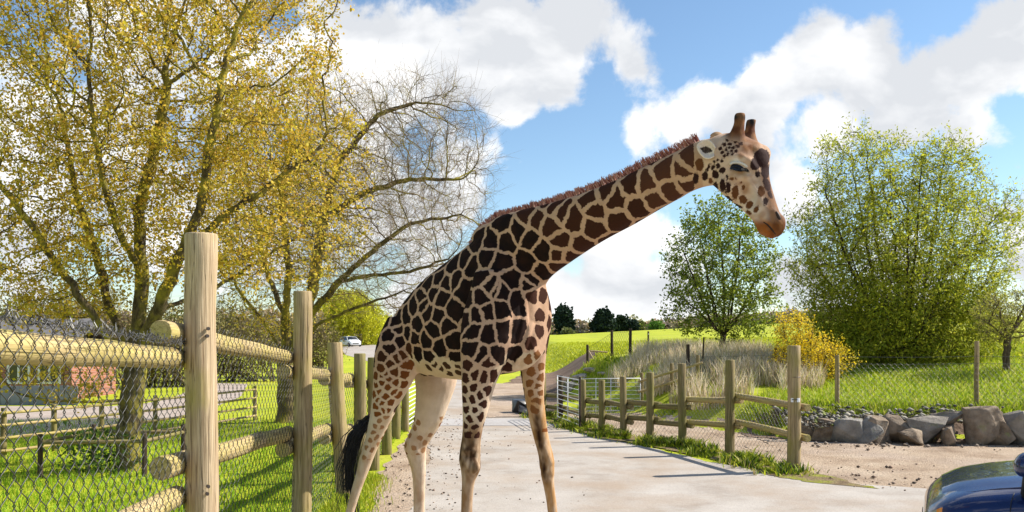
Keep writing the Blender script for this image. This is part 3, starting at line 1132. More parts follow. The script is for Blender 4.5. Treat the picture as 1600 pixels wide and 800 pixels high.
def wood_mesh(name, P_, par, tip, power=2.25, base_r=None):
    n = len(P_)
    R = np.zeros(n)
    ch = [[] for _ in range(n)]
    for i in range(n):
        if par[i] >= 0:
            ch[par[i]].append(i)
    acc = np.zeros(n)
    for i in range(n - 1, -1, -1):
        R[i] = max(tip, acc[i] ** (1 / power)) if acc[i] > 0 else tip
        if par[i] >= 0:
            acc[par[i]] += R[i] ** power
    if base_r:
        k = base_r / R[np.where(par < 0)[0][0]]
        big = np.clip((R - tip) / (R.max() - tip + 1e-9), 0, 1) ** 0.5
        R = R * (1 + (k - 1) * big)
    mb = MB()
    V, Fc, cnt = [], [], 0
    roots = [i for i in range(n) if par[i] < 0]
    stack = [(i, None) for i in roots]
    while stack:
        i, prev = stack.pop()
        path = [] if prev is None else [prev]
        rad = [] if prev is None else [R[i]]
        while True:
            path.append(i)
            rad.append(R[i])
            if not ch[i]:
                break
            c = sorted(ch[i], key=lambda q: -R[q])
            for o in c[1:]:
                stack.append((o, i))
            i = c[0]
        if len(path) < 2:
            continue
        m = max(rad)
        sides = 9 if m > 0.08 else 6 if m > 0.03 else 4 if m > 0.012 else 3
        pts = [P_[q] for q in path]
        rad[-1] *= 0.5
        if prev is None:
            rad[0] *= 1.35
        mb.tube(pts, rad, sides, False)
    return mb, R, ch


def twigs(mb, P_, R, par, ch, n, lmin, lmax, rad, seed, thr, droop=0.0):
    """Fine two-piece twigs on the thin wood, added to the collector; returns leaf anchor points."""
    r = np.random.default_rng(seed)
    thin = np.where(R < thr)[0]
    i = thin[r.integers(0, len(thin), n)]
    pi = np.where(par[i] >= 0, par[i], i)
    d = P_[i] - P_[pi]
    d = d / (np.linalg.norm(d, axis=1, keepdims=True) + 1e-6)
    g = d * 0.9 + r.normal(size=(n, 3)) * 0.62 + np.array([0, 0, 0.2 - droop])
    g /= np.linalg.norm(g, axis=1, keepdims=True)
    L = r.uniform(lmin, lmax, n)[:, None]
    m = P_[i] + g * L * 0.5 + r.normal(size=(n, 3)) * L * 0.05
    e = m + (g + r.normal(size=(n, 3)) * 0.3 + np.array([0, 0, 0.12 - droop])) * L * 0.5
    u = np.cross(g, np.array([0.31, 0.52, 0.79]))
    u /= np.linalg.norm(u, axis=1, keepdims=True)
    w = np.cross(g, u)
    rings = []
    for c, q in ((P_[i], rad), (m, rad * 0.75), (e, rad * 0.35)):
        for k in range(3):
            a = 2 * math.pi * k / 3
            rings.append(c + q * (math.cos(a) * u + math.sin(a) * w))
    V = np.stack(rings, 1).reshape(-1, 3)
    o = (np.arange(n) * 9)[:, None, None]
    q = np.array([(j * 3 + k, j * 3 + (k + 1) % 3, j * 3 + 3 + (k + 1) % 3, j * 3 + 3 + k) for j in range(2) for k in range(3)])
    mb.raw.append((V, (o + q[None]).reshape(-1, 4)))
    return np.concatenate([m, e])


def leaves(name, anchors, per, size, spread, palette, mat, parent, seed, curl=0.25, aspect=0.55, down=0.0, clump_dark=None, **kw):
    """Small folded leaves scattered round the anchors, as one mesh."""
    r = np.random.default_rng(seed)
    n = len(anchors) * per
    c = np.repeat(anchors, per, 0) + r.normal(size=(n, 3)) * spread
    d = r.normal(size=(n, 3))
    d[:, 2] -= down
    d /= np.linalg.norm(d, axis=1, keepdims=True)
    w = np.cross(d, r.normal(size=(n, 3)))
    w /= np.linalg.norm(w, axis=1, keepdims=True)
    nn = np.cross(d, w)
    s = (size * r.uniform(0.55, 1.35, n))[:, None]
    V = np.stack([c, c + d * s * 0.55 + w * s * aspect * 0.5 + nn * s * curl * 0.4, c + d * s, c + d * s * 0.55 - w * s * aspect * 0.5 + nn * s * curl * 0.4], 1).reshape(-1, 3)
    o = (np.arange(n) * 4)[:, None]
    me = mesh_np(name, V, np.concatenate([o + np.array([[0, 1, 2]]), o + np.array([[0, 2, 3]])], 0))
    pal = np.array(palette)
    k = np.repeat(pal[r.integers(0, len(pal), len(anchors))], per, 0) * 0.5 + pal[r.integers(0, len(pal), n)] * 0.5
    k *= r.uniform(0.75, 1.25, n)[:, None]
    face_color(me, np.concatenate([k, k], 0))
    return link(name, me, mat, parent, **kw)


def px_env(cx, cy, d, rx, ry, rd):
    p = P(cx, cy, d)
    k = d / F
    return (p.x, p.y, p.z, rx * k, rd, ry * k)


def tree(name, label, base, stems, env, n_attr, step, kill, infl, seed, tip, base_r, bark, tw, lf, group=None, power=2.25, tropism=(0, 0, 0.15), jit=0.25, twig=None):
    root = empty(name, base, label=label, cat='tree', group=group)
    P_, par = colonize(stems, env, n_attr, step, kill, infl, seed, tropism, jit=jit)
    mb, R, ch = wood_mesh(name, P_, par, tip, power, base_r)
    trunk = mb.build('trunk', bark, root, True)
    tm = MB()
    ends = twigs(tm, P_, R, par, ch, *tw)
    tm.build('twigs', twig or bark, root, False, kind='stuff')
    if lf:
        leaves('crown', ends, parent=root, seed=seed + 50, **lf)
    return root


GOLD = [(0.60, 0.41, 0.04), (0.50, 0.37, 0.03), (0.70, 0.49, 0.06), (0.44, 0.39, 0.03), (0.54, 0.30, 0.05), (0.78, 0.60, 0.12), (0.40, 0.37, 0.03)]


def build_trees():
    # big maple in young golden leaf, behind the left fence
    def q(x, y, d):
        return tuple(P(x, y, d))
    base = (P(200, 735, 12.9).x, 12.9, 0.0)
    stems = [{'pts': [(base[0], base[1], -0.05), q(204, 640, 12.9), q(212, 560, 12.9), q(216, 510, 12.9), q(222, 430, 13.0), q(216, 330, 13.1), q(240, 240, 13.2), q(262, 130, 13.3)]},
             {'from': 0, 'at': q(212, 545, 12.9), 'pts': [q(250, 480, 12.6), q(275, 410, 12.4), q(312, 330, 12.3), q(330, 220, 12.2), q(352, 110, 12.1)]},
             {'from': 0, 'at': q(275, 410, 12.4), 'pts': [q(345, 340, 12.7), q(420, 290, 12.9), q(490, 240, 13.1)]},
             {'from': 0, 'at': q(212, 560, 12.9), 'pts': [q(170, 480, 13.3), q(152, 400, 13.6), q(118, 300, 13.9), q(100, 180, 14.0)]},
             {'from': 0, 'at': q(208, 590, 12.9), 'pts': [q(150, 500, 12.4), q(100, 430, 12.1), q(40, 340, 11.9), q(-20, 260, 11.8)]},
             {'from': 0, 'at': q(222, 430, 13.0), 'pts': [q(190, 370, 12.4), q(160, 280, 12.0), q(140, 160, 11.9)]},
             {'from': 0, 'at': q(206, 625, 12.9), 'pts': [q(150, 628, 12.5), q(80, 628, 12.2), q(20, 612, 12.0)]},
             {'from': 0, 'at': q(250, 480, 12.6), 'pts': [q(300, 470, 13.2), q(350, 440, 13.8), q(420, 400, 14.2)]}]
    env = [px_env(230, 150, 13, 330, 230, 2.6), px_env(60, 330, 12.6, 170, 150, 2.2), px_env(430, 300, 13.2, 150, 170, 2.0), px_env(260, -60, 13, 300, 140, 2.4), px_env(70, 480, 12.6, 130, 70, 1.6), px_env(240, 380, 13.0, 200, 100, 2.0), px_env(90, 590, 12.2, 120, 32, 1.0)]
    tree('maple_tree', 'large maple with golden young leaves and mossy forked trunk behind the chain link', base, stems, env, 4200, 0.13, 0.22, 1.1, 11, 0.0055, 0.17,
         M['bark_moss'], (6500, 0.12, 0.34, 0.0035, 12, 0.02), dict(per=7, size=0.050, spread=0.05, palette=GOLD, mat=M['leaf'], aspect=0.7, down=0.4))
    # bare tree leaning over the road, thin fresh leaf on its left half
    base = (P(446, 650, 20).x, 20.0, 0.0)
    stems = [{'pts': [(base[0], base[1], -0.05), q(447, 560, 20), q(446, 500, 20), q(452, 420, 20), q(440, 330, 20.3), q(452, 230, 20.6)]},
             {'from': 0, 'at': q(447, 575, 20), 'pts': [q(478, 500, 19.6), q(492, 430, 19.4), q(505, 340, 19.2), q(530, 250, 19.0), q(590, 180, 18.8), q(650, 160, 18.7)]},
             {'from': 0, 'at': q(478, 500, 19.6), 'pts': [q(530, 440, 19.0), q(590, 385, 18.6), q(640, 350, 18.4), q(720, 335, 18.3)]},
             {'from': 0, 'at': q(530, 440, 19.0), 'pts': [q(580, 430, 18.6), q(640, 425, 18.2), q(700, 405, 18.0)]},
             {'from': 0, 'at': q(447, 560, 20), 'pts': [q(500, 505, 19.2), q(545, 485, 18.8), q(590, 468, 18.4), q(640, 450, 18.2)]},
             {'from': 0, 'at': q(505, 340, 19.2), 'pts': [q(570, 300, 18.8), q(640, 280, 18.5), q(720, 280, 18.4)]},
             {'from': 0, 'at': q(446, 500, 20), 'pts': [q(415, 420, 20.4), q(395, 330, 20.8), q(380, 250, 21)]},
             {'from': 0, 'at': q(447, 560, 20), 'pts': [q(410, 500, 20.4), q(370, 450, 20.8), q(350, 400, 21.0)]}]
    env = [px_env(600, 320, 19, 170, 190, 2.4), px_env(480, 300, 20, 170, 190, 2.6), px_env(665, 240, 18.8, 115, 125, 1.9), px_env(630, 170, 18.9, 90, 55, 1.4), px_env(680, 380, 18.5, 90, 60, 1.5), px_env(590, 455, 18.6, 90, 40, 1.2), px_env(390, 420, 20.6, 90, 90, 1.6)]
    root = tree('bare_tree', 'half bare tree with yellow mossy limbs reaching over behind the giraffe\'s back', base, stems, env, 7500, 0.14, 0.20, 1.3, 23, 0.005, 0.2,
                M['bark_moss'], (14000, 0.3, 0.8, 0.0030, 24, 0.018), None, jit=0.13, tropism=(0.12, 0, 0.08), twig=M['twig'])
    # its fresh leaf sits on the left half of the crown only
    r = np.random.default_rng(77)
    n = 5200
    e = np.array(px_env(440, 320, 19.8, 150, 210, 2.2))
    pts = r.normal(size=(n, 3))
    pts = pts / np.linalg.norm(pts, axis=1, keepdims=True) * r.random((n, 1)) ** 0.45 * e[3:] + e[:3]
    k = np.array([mnoise.noise(Vector(p) * 1.1) > -0.02 for p in pts])
    leaves('crown', pts[k], 6, 0.060, 0.15, GOLD, M['leaf'], root, 91, aspect=0.65)

    # round young tree beside the reeds
    d = 29.0
    bx, by = P(1128, 552, d).x, d
    base = (bx, by, h1(bx, by))
    stems = [{'pts': [(bx, by, base[2] - 0.05), q(1130, 525, d), q(1132, 480, d), q(1128, 400, d), q(1122, 340, d)]}]
    for (x, y, dd) in ((1070, 400, 28.6), (1095, 370, 29.6), (1160, 350, 28.5), (1190, 420, 29.3), (1150, 400, 29.8), (1060, 460, 29.2), (1105, 430, 28.2), (1175, 470, 28.3)):
        stems.append({'from': 0, 'at': q(1130, 528, d), 'pts': [q(1130 + (x - 1130) * 0.35, 500, d + (dd - d) * 0.4), q(x, y, dd)]})
    env = [px_env(1128, 420, d, 92, 110, 1.9), px_env(1112, 345, d, 45, 45, 1.0), px_env(1090, 480, d, 55, 50, 1.4), px_env(1165, 480, d, 55, 60, 1.4)]
    tree('young_tree', 'round young tree with small dark green leaves beside the reeds', base, stems, env, 1700, 0.17, 0.28, 1.5, 31, 0.007, 0.10, M['bark_dark'],
         (2600, 0.15, 0.38, 0.005, 32, 0.02),
         dict(per=3, size=0.10, spread=0.07, palette=[(0.13, 0.19, 0.02), (0.20, 0.26, 0.025), (0.09, 0.14, 0.02), (0.40, 0.44, 0.05), (0.28, 0.33, 0.03)], mat=M['leaf'], aspect=0.6))

    # big many-stemmed willow on the bank
    d = 25.0
    bx, by = P(1410, 590, d).x, d
    base = (bx, by, h1(bx, by))
    stems = [{'pts': [(bx, by, base[2] - 0.05), (bx, by, base[2] + 0.35), q(1405, 480, d), q(1400, 380, d), q(1380, 290, d)]}]
    for (x, y, dd) in ((1290, 300, 24.6), (1330, 250, 25.6), (1352, 225, 25), (1440, 250, 24.4), (1478, 230, 25.2), (1500, 320, 25.8), (1550, 340, 25), (1280, 420, 25.4), (1540, 440, 24.6),
                      (1420, 330, 23.8), (1330, 400, 23.8), (1480, 420, 23.9), (1380, 480, 23.2), (1450, 500, 23.3), (1310, 500, 24.2), (1520, 520, 24.6)):
        stems.append({'from': 0, 'at': (bx, by, base[2] + 0.35), 'pts': [q(1410 + (x - 1410) * 0.3, 540, d + (dd - d) * 0.5), q(1410 + (x - 1410) * 0.7, 540 + (y - 540) * 0.55, dd), q(x, y, dd)]})
    env = [px_env(1400, 430, d, 165, 150, 2.6), px_env(1350, 290, d, 85, 95, 1.5), px_env(1475, 290, d, 65, 75, 1.4), px_env(1545, 370, d, 55, 80, 1.4), px_env(1280, 380, d, 50, 80, 1.3), px_env(1420, 530, d, 165, 75, 2.6), px_env(1355, 225, d, 30, 35, 0.7)]
    tree('willow_tree', 'big bushy willow with fresh yellow green leaves on the bank', base, stems, env, 4200, 0.17, 0.26, 1.4, 41, 0.006, 0.17, M['bark_dark'],
         (8200, 0.18, 0.5, 0.0045, 42, 0.02),
         dict(per=4, size=0.10, spread=0.07, palette=[(0.46, 0.48, 0.03), (0.32, 0.38, 0.025), (0.56, 0.54, 0.045), (0.22, 0.29, 0.025), (0.62, 0.58, 0.06), (0.36, 0.38, 0.05)], mat=M['leaf'], aspect=0.38), tropism=(0, 0, 0.3))
    # dense lower skirt of the willow
    root = bpy.data.objects['willow_tree']
    r = np.random.default_rng(78)
    pts = []
    for (cx, cy, dd, rx, ry, rd, n) in ((1410, 500, 24.6, 150, 95, 2.2, 2600), (1340, 520, 24.2, 90, 80, 1.7, 1200), (1490, 520, 24.4, 80, 90, 1.7, 1200), (1400, 420, 25, 110, 90, 2.0, 900)):
        e = np.array(px_env(cx, cy, dd, rx, ry, rd))
        p_ = r.normal(size=(n, 3))
        p_ = p_ / np.linalg.norm(p_, axis=1, keepdims=True) * r.random((n, 1)) ** 0.4 * e[3:] + e[:3]
        pts.append(p_)
    pts = np.concatenate(pts)
    k = np.array([mnoise.noise(Vector(p_) * 1.2) > -0.12 for p_ in pts])
    leaves('crown', pts[k], 6, 0.105, 0.13, [(0.26, 0.30, 0.02), (0.36, 0.38, 0.025), (0.16, 0.22, 0.02), (0.48, 0.47, 0.035)], M['leaf'], root, 93, aspect=0.42)

    # yellow flowering bush
    d = 21.6
    bx, by = P(1262, 600, d).x, d
    base = (bx, by, h1(bx, by))
    stems = [{'pts': [(bx, by, base[2] - 0.05), (bx, by, base[2] + 0.12)]}]
    for (x, y, dd) in ((1225, 520, 21.6), (1245, 495, 21.9), (1270, 510, 21.4), (1300, 540, 21.3), (1212, 560, 21.5), (1285, 570, 21.1), (1240, 560, 21.0), (1325, 575, 21.5)):
        stems.append({'from': 0, 'at': (bx, by, base[2] + 0.12), 'pts': [q((1262 + x) / 2, (600 + y) / 2, dd), q(x, y, dd)]})
    env = [px_env(1256, 552, 21.5, 50, 36, 0.8), px_env(1240, 512, 21.7, 30, 24, 0.6), px_env(1298, 560, 21.4, 34, 26, 0.7)]
    root = empty('gorse_bush', base, label='yellow flowering bush at the foot of the willow', cat='bush')
    P_, par = colonize(stems, env, 700, 0.12, 0.18, 1.0, 51)
    mb, R, ch = wood_mesh('bush', P_, par, 0.006, 2.3, 0.035)
    ends = twigs(mb, P_, R, par, ch, 1300, 0.1, 0.25, 0.004, 52, 0.02)
    mb.build('stems', M['bark'], root, True)
    leaves('crown', ends[r.random(len(ends)) < 0.6], 5, 0.05, 0.06, [(0.84, 0.60, 0.02), (0.88, 0.68, 0.03), (0.70, 0.48, 0.03), (0.52, 0.46, 0.06)], M['leaf'], root, 53, aspect=0.7)

    # small gnarled tree on the bank
    d = 21.5
    bx, by = P(1573, 575, d).x, d
    base = (bx, by, h1(bx, by))
    stems = [{'pts': [(bx, by, base[2] - 0.05), q(1572, 560, d), q(1575, 530, d), q(1580, 500, d)]}]
    for (x, y, dd) in ((1545, 505, 21.3), (1600, 495, 21.7), (1620, 520, 21.5), (1560, 480, 21.8), (1530, 530, 21.2), (1605, 470, 21.3)):
        stems.append({'from': 0, 'at': q(1575, 530, d), 'pts': [q(x, y, dd)]})
    env = [px_env(1582, 495, d, 62, 42, 1.0)]
    tree('thorn_tree', 'small gnarled bare thorn tree on the grassy bank', base, stems, env, 500, 0.11, 0.16, 0.9, 61, 0.005, 0.085, M['bark'],
         (1300, 0.1, 0.28, 0.004, 62, 0.02), dict(per=1, size=0.06, spread=0.05, palette=[(0.36, 0.36, 0.06), (0.44, 0.40, 0.09)], mat=M['leaf'], aspect=0.5))


build_trees()


# ------------------------------------------------------------------ far trees and woodland
def far_crown(anchor_n, env, size, palette, seed, clump=0.0, per=1):
    r = np.random.default_rng(seed)
    out = []
    for e in env:
        p_ = r.normal(size=(anchor_n, 3))
        p_ /= np.linalg.norm(p_, axis=1, keepdims=True)
        k = 1 + 0.22 * np.array([mnoise.noise(Vector(v) * 2.5 + Vector((seed, 0, 0))) for v in p_])
        p_ = p_ * (r.random((anchor_n, 1)) ** 0.35) * k[:, None] * np.array(e[3:]) + np.array(e[:3])
        out.append(p_)
    return np.concatenate(out)


def far_tree(name, label, px, d, top, w, base_y, palette, cat='tree', shape='round', n=900, size=0.5, seed=0, group=None):
    x = (px - 800) / F * d
    z = h1(x, d)
    zt = CAMH - (top - 525) / F * d
    hgt_ = zt - z
    rx = w / 2 * d / F
    root = empty(name, (x, d, z), label=label, cat=cat, group=group)
    mb = MB()
    mb.tube([(x, d, z - 0.2), (x, d, z + hgt_ * 0.5), (x, d, z + hgt_ * 0.8)], [hgt_ * 0.03, hgt_ * 0.022, hgt_ * 0.008], 6)
    mb.build('trunk', M['bark_dark'], root)
    if shape == 'round':
        env = [(x, d, z + hgt_ * 0.52, rx, rx * 0.8, hgt_ * 0.47)]
    elif shape == 'column':
        env = [(x, d, z + hgt_ * 0.40, rx, rx * 0.8, hgt_ * 0.42), (x - rx * 0.1, d, z + hgt_ * 0.66, rx * 0.82, rx * 0.7, hgt_ * 0.34)]
    else:
        env = [(x, d, z + hgt_ * 0.28, rx, rx * 0.8, hgt_ * 0.28), (x + rx * 0.1, d, z + hgt_ * 0.52, rx * 0.78, rx * 0.7, hgt_ * 0.3), (x, d, z + hgt_ * 0.76, rx * 0.5, rx * 0.45, hgt_ * 0.24)]
    pts = far_crown(n, env, size, palette, seed)
    leaves('crown', pts, 2, size, size * 0.4, palette, M['far_leaf'], root, seed + 3, aspect=0.8, kind=None)
    return root


def build_far():
    DK = [(0.018, 0.035, 0.022), (0.025, 0.048, 0.03), (0.012, 0.026, 0.018), (0.03, 0.05, 0.035)]
    far_tree('cypress_tree', 'tall dark rounded conifer standing alone at the far field edge', 882, 210, 480, 27, 526, DK, shape='column', n=1300, size=0.8, seed=3)
    far_tree('spruce_tree', 'broad dark blue green conifer at the far field edge', 942, 210, 486, 38, 526, DK, shape='cone', n=1300, size=0.8, seed=4)
    far_tree('spruce_tree', 'smaller mid green conifer right beside the broad dark conifer', 971, 214, 497, 24, 526, [(0.03, 0.055, 0.025), (0.04, 0.07, 0.03)], shape='cone', n=700, size=0.8, seed=5)
    far_tree('spruce_tree', 'small dark conifer nearest the brown woodland', 989, 212, 503, 14, 526, DK, shape='column', n=600, size=0.7, seed=6)
    far_tree('shrub', 'low bright green shrub in front of the brown woodland', 1025, 208, 507, 20, 523, [(0.10, 0.20, 0.03), (0.14, 0.25, 0.04)], 'shrub', n=500, size=0.8, seed=7)
    far_tree('shrub', 'pale olive shrub between the two dark conifers', 888, 205, 517, 18, 526, [(0.17, 0.19, 0.07), (0.2, 0.2, 0.09)], 'shrub', n=300, size=0.7, seed=8)
    # brown leafless woods along the horizon
    r = np.random.default_rng(61)
    BR = [(0.50, 0.38, 0.26), (0.58, 0.46, 0.31), (0.44, 0.34, 0.26), (0.50, 0.46, 0.26), (0.42, 0.34, 0.29)]
    P_all, C_all = [], []
    spots = []
    for px in range(600, 1500, 7):
        for row in range(3):
            d = 228 + row * 14
            prof = np.interp(px, [600, 640, 700, 850, 870, 905, 950, 1000, 1040, 1090, 1150, 1230, 1500], [488, 494, 500, 500, 499, 500, 497, 497, 500, 494, 490, 484, 480])
            spots.append((px + r.uniform(-5, 5), d, prof + r.uniform(-4, 6) + (2 - row) * 4, r.uniform(18, 32)))
    for px in range(-300, 560, 12):
        spots.append((px + r.uniform(-5, 5), 120 + r.uniform(0, 15), r.uniform(478, 500), r.uniform(40, 70)))
    for k, (px, d, top, w) in enumerate(spots):
        x = (px - 800) / F * d
        z = h1(x, d) - 1.0
        zt = CAMH - (top - 525) / F * d
        rx = w / 2 * d / F
        n = 190
        p_ = far_crown(n, [(x, d, (z + zt) / 2, rx, rx * 0.7, max(0.8, (zt - z) / 2))], 1, None, k)
        P_all.append(p_)
        col = np.array(BR[r.integers(0, len(BR))]) * r.uniform(0.8, 1.15)
        if r.random() < 0.12:
            col = np.array([0.19, 0.22, 0.05])
        C_all.append(np.repeat(col[None], n, 0))
    pts, cols = np.concatenate(P_all), np.concatenate(C_all)
    n = len(pts)
    s = r.uniform(0.7, 1.5, n)[:, None]
    a = r.normal(size=(n, 3))
    a /= np.linalg.norm(a, axis=1, keepdims=True)
    b = np.cross(a, r.normal(size=(n, 3)))
    b /= np.linalg.norm(b, axis=1, keepdims=True)
    V = np.stack([pts - a * s * 0.5, pts + b * s * 0.3, pts + a * s * 0.5, pts - b * s * 0.3], 1).reshape(-1, 3)
    me = mesh_np('woodland', V, np.arange(n * 4).reshape(-1, 4))
    face_color(me, cols * r.uniform(0.7, 1.2, n)[:, None])
    link('woodland', me, M['far_leaf'], kind='stuff', label='brown leafless woodland along the horizon', cat='woodland')

    # weeping willow in yellow green beyond the road
    d = 128
    x, z = (552 - 800) / F * d, h1((552 - 800) / F * d, d)
    root = empty('weeping_willow', (x, d, z), label='yellow green weeping willow beyond the bend of the road', cat='tree')
    mb = MB()
    mb.tube([(x, d, z - 0.2), (x, d, z + 3), (x - 1.2, d, z + 6.0)], [0.45, 0.32, 0.12], 8)
    mb.tube([(x, d, z + 2.6), (x + 2.0, d, z + 5)], [0.25, 0.1], 6)
    mb.tube([(x, d, z + 2.2), (x - 3.2, d, z + 4.6)], [0.22, 0.1], 6)
    mb.build('trunk', M['bark'], root)
    r = np.random.default_rng(19)
    pts = []
    for k in range(760):
        px_ = 548 + r.normal(0, 30)
        top = 450 + 0.011 * (px_ - 545) ** 2 + abs(r.normal(0, 16)) + 8 * mnoise.noise((px_ * 0.08, 3, 1))
        low = min(539 + r.normal(0, 2), top + r.uniform(30, 95))
        dd = d + r.normal(0, 2.2)
        for y_ in np.arange(top, low, 3.2):
            pts.append(list(P(px_ + r.normal(0, 2.6), y_ + r.normal(0, 2), dd)))
    leaves('crown', np.array(pts), 3, 0.34, 0.14, [(0.62, 0.58, 0.03), (0.54, 0.53, 0.025), (0.70, 0.64, 0.05), (0.42, 0.45, 0.03)], M['far_leaf'], root, 20, aspect=0.4, down=1.6)
    # brown hedgerow thicket behind the maple
    for k, (px, d, top, w, lab) in enumerate(((60, 33, 430, 150, 'rust brown bare thicket behind the left edge of the maple'), (150, 36, 440, 130, 'tall rust brown thicket behind the maple trunk'),
                                              (255, 34, 470, 120, 'brown scrub between the maple and the half bare tree'), (370, 38, 470, 150, 'olive brown scrub behind the second tall fence post'), (480, 42, 490, 110, 'low brown scrub at the foot of the half bare tree'))):
        x = (px - 800) / F * d
        z = h1(x, d)
        zt = CAMH - (top - 525) / F * d
        root = empty('thicket', (x, d, z), label=lab, cat='thicket', group='thickets behind the paddock')
        rx = w / 2 * d / F
        pts = far_crown(1500, [(x, d, (z + zt) / 2, rx, 1.6, (zt - z) / 2)], 0.3, None, 40 + k)
        pts[:, 2] = np.maximum(pts[:, 2], z + 0.1)
        mb = MB()
        rr = np.random.default_rng(90 + k)
        for j in range(60):
            sx = x + rr.uniform(-0.8, 0.8) * rx
            e = pts[rr.integers(0, len(pts))]
            mb.tube([(sx, d, z - 0.1), ((sx + e[0]) / 2, (d + e[1]) / 2, (z + e[2]) / 2 + 0.3), e], [0.03, 0.02, 0.008], 3, False)
        for j in range(1100):
            e = pts[rr.integers(0, len(pts))]
            f = e + rr.normal(size=3) * np.array([0.3, 0.3, 0.35]) + np.array([0, 0, 0.2])
            mb.tube([e, f], [0.009, 0.004], 3, False)
        mb.build('stems', M['bark'], root)
        leaves('crown', pts, 3, 0.12, 0.15, [(0.26, 0.18, 0.08), (0.22, 0.14, 0.07), (0.30, 0.24, 0.08), (0.28, 0.26, 0.06)] if k < 2 else [(0.24, 0.22, 0.06), (0.28, 0.24, 0.07), (0.20, 0.15, 0.07)], M['far_leaf'], root, 100 + k, aspect=0.6)


build_far()


# ------------------------------------------------------------------ boulders, hut, distant car
def mat_rock():
    m, t, b = new_mat('boulder_stone')
    info = N(t, 'ShaderNodeObjectInfo')
    c = N(t, 'ShaderNodeTexCoord')
    ad = N(t, 'ShaderNodeVectorMath', operation='MULTIPLY_ADD')
    t.links.new(info.outputs['Random'], ad.inputs[0])
    ad.inputs[1].default_value = (19, 7, 13)
    t.links.new(c.outputs['Object'], ad.inputs[2])
    n = noise_node(t, ad.outputs[0], 3.2, 8, 0.65)
    col = ramp(t, n, [(0.3, (0.12, 0.085, 0.058)), (0.5, (0.25, 0.19, 0.135)), (0.72, (0.38, 0.30, 0.22))])
    grey = ramp(t, n, [(0.3, (0.13, 0.13, 0.125)), (0.7, (0.36, 0.345, 0.32))])
    col = mix_rgb(t, ramp(t, info.outputs['Random'], [(0.6, (0, 0, 0)), (0.9, (0.8, 0.8, 0.8))]), col, grey)
    k = noise_node(t, ad.outputs[0], 5.0, 6)
    col = mix_rgb(t, ramp(t, k, [(0.6, (0, 0, 0)), (0.72, (0.6, 0.6, 0.6))]), col, (0.22, 0.24, 0.08))
    t.links.new(col, b.inputs['Base Color'])
    f = noise_node(t, ad.outputs[0], 14, 7, 0.7)
    bump(t, b, f, 0.8, 0.05)
    return m


M['rock'] = mat_rock()


def boulder_mesh(seed, sx, sy, sz):
    r = random.Random(seed)
    bm = bmesh.new()
    for _ in range(15):
        v = Vector((r.uniform(-1, 1), r.uniform(-1, 1), r.uniform(-1, 1)))
        m = max(abs(v.x), abs(v.y), abs(v.z))
        v = v / m * r.uniform(0.78, 1.0)
        bm.verts.new((v.x * sx, v.y * sy, v.z * sz))
    bmesh.ops.convex_hull(bm, input=list(bm.verts))
    bmesh.ops.delete(bm, geom=[v for v in bm.verts if not v.link_faces], context='VERTS')
    bmesh.ops.bevel(bm, geom=list(bm.edges), offset=min(sx, sz) * 0.09, segments=2, profile=0.6, affect='EDGES', clamp_overlap=True)
    bmesh.ops.triangulate(bm, faces=bm.faces)
    bmesh.ops.subdivide_edges(bm, edges=[e for e in bm.edges if e.calc_length() > 0.14], cuts=1)
    bmesh.ops.triangulate(bm, faces=bm.faces)
    for v in bm.verts:
        v.co += v.co.normalized() * (0.035 * mnoise.noise(v.co * 5 + Vector((seed, 0, 0))) + 0.02 * mnoise.noise(v.co * 14 + Vector((seed, 3, 0))))
    me = bpy.data.meshes.new('boulder')
    bm.to_mesh(me)
    bm.free()
    me.shade_smooth()
    me.set_sharp_from_angle(angle=math.radians(32))
    return me


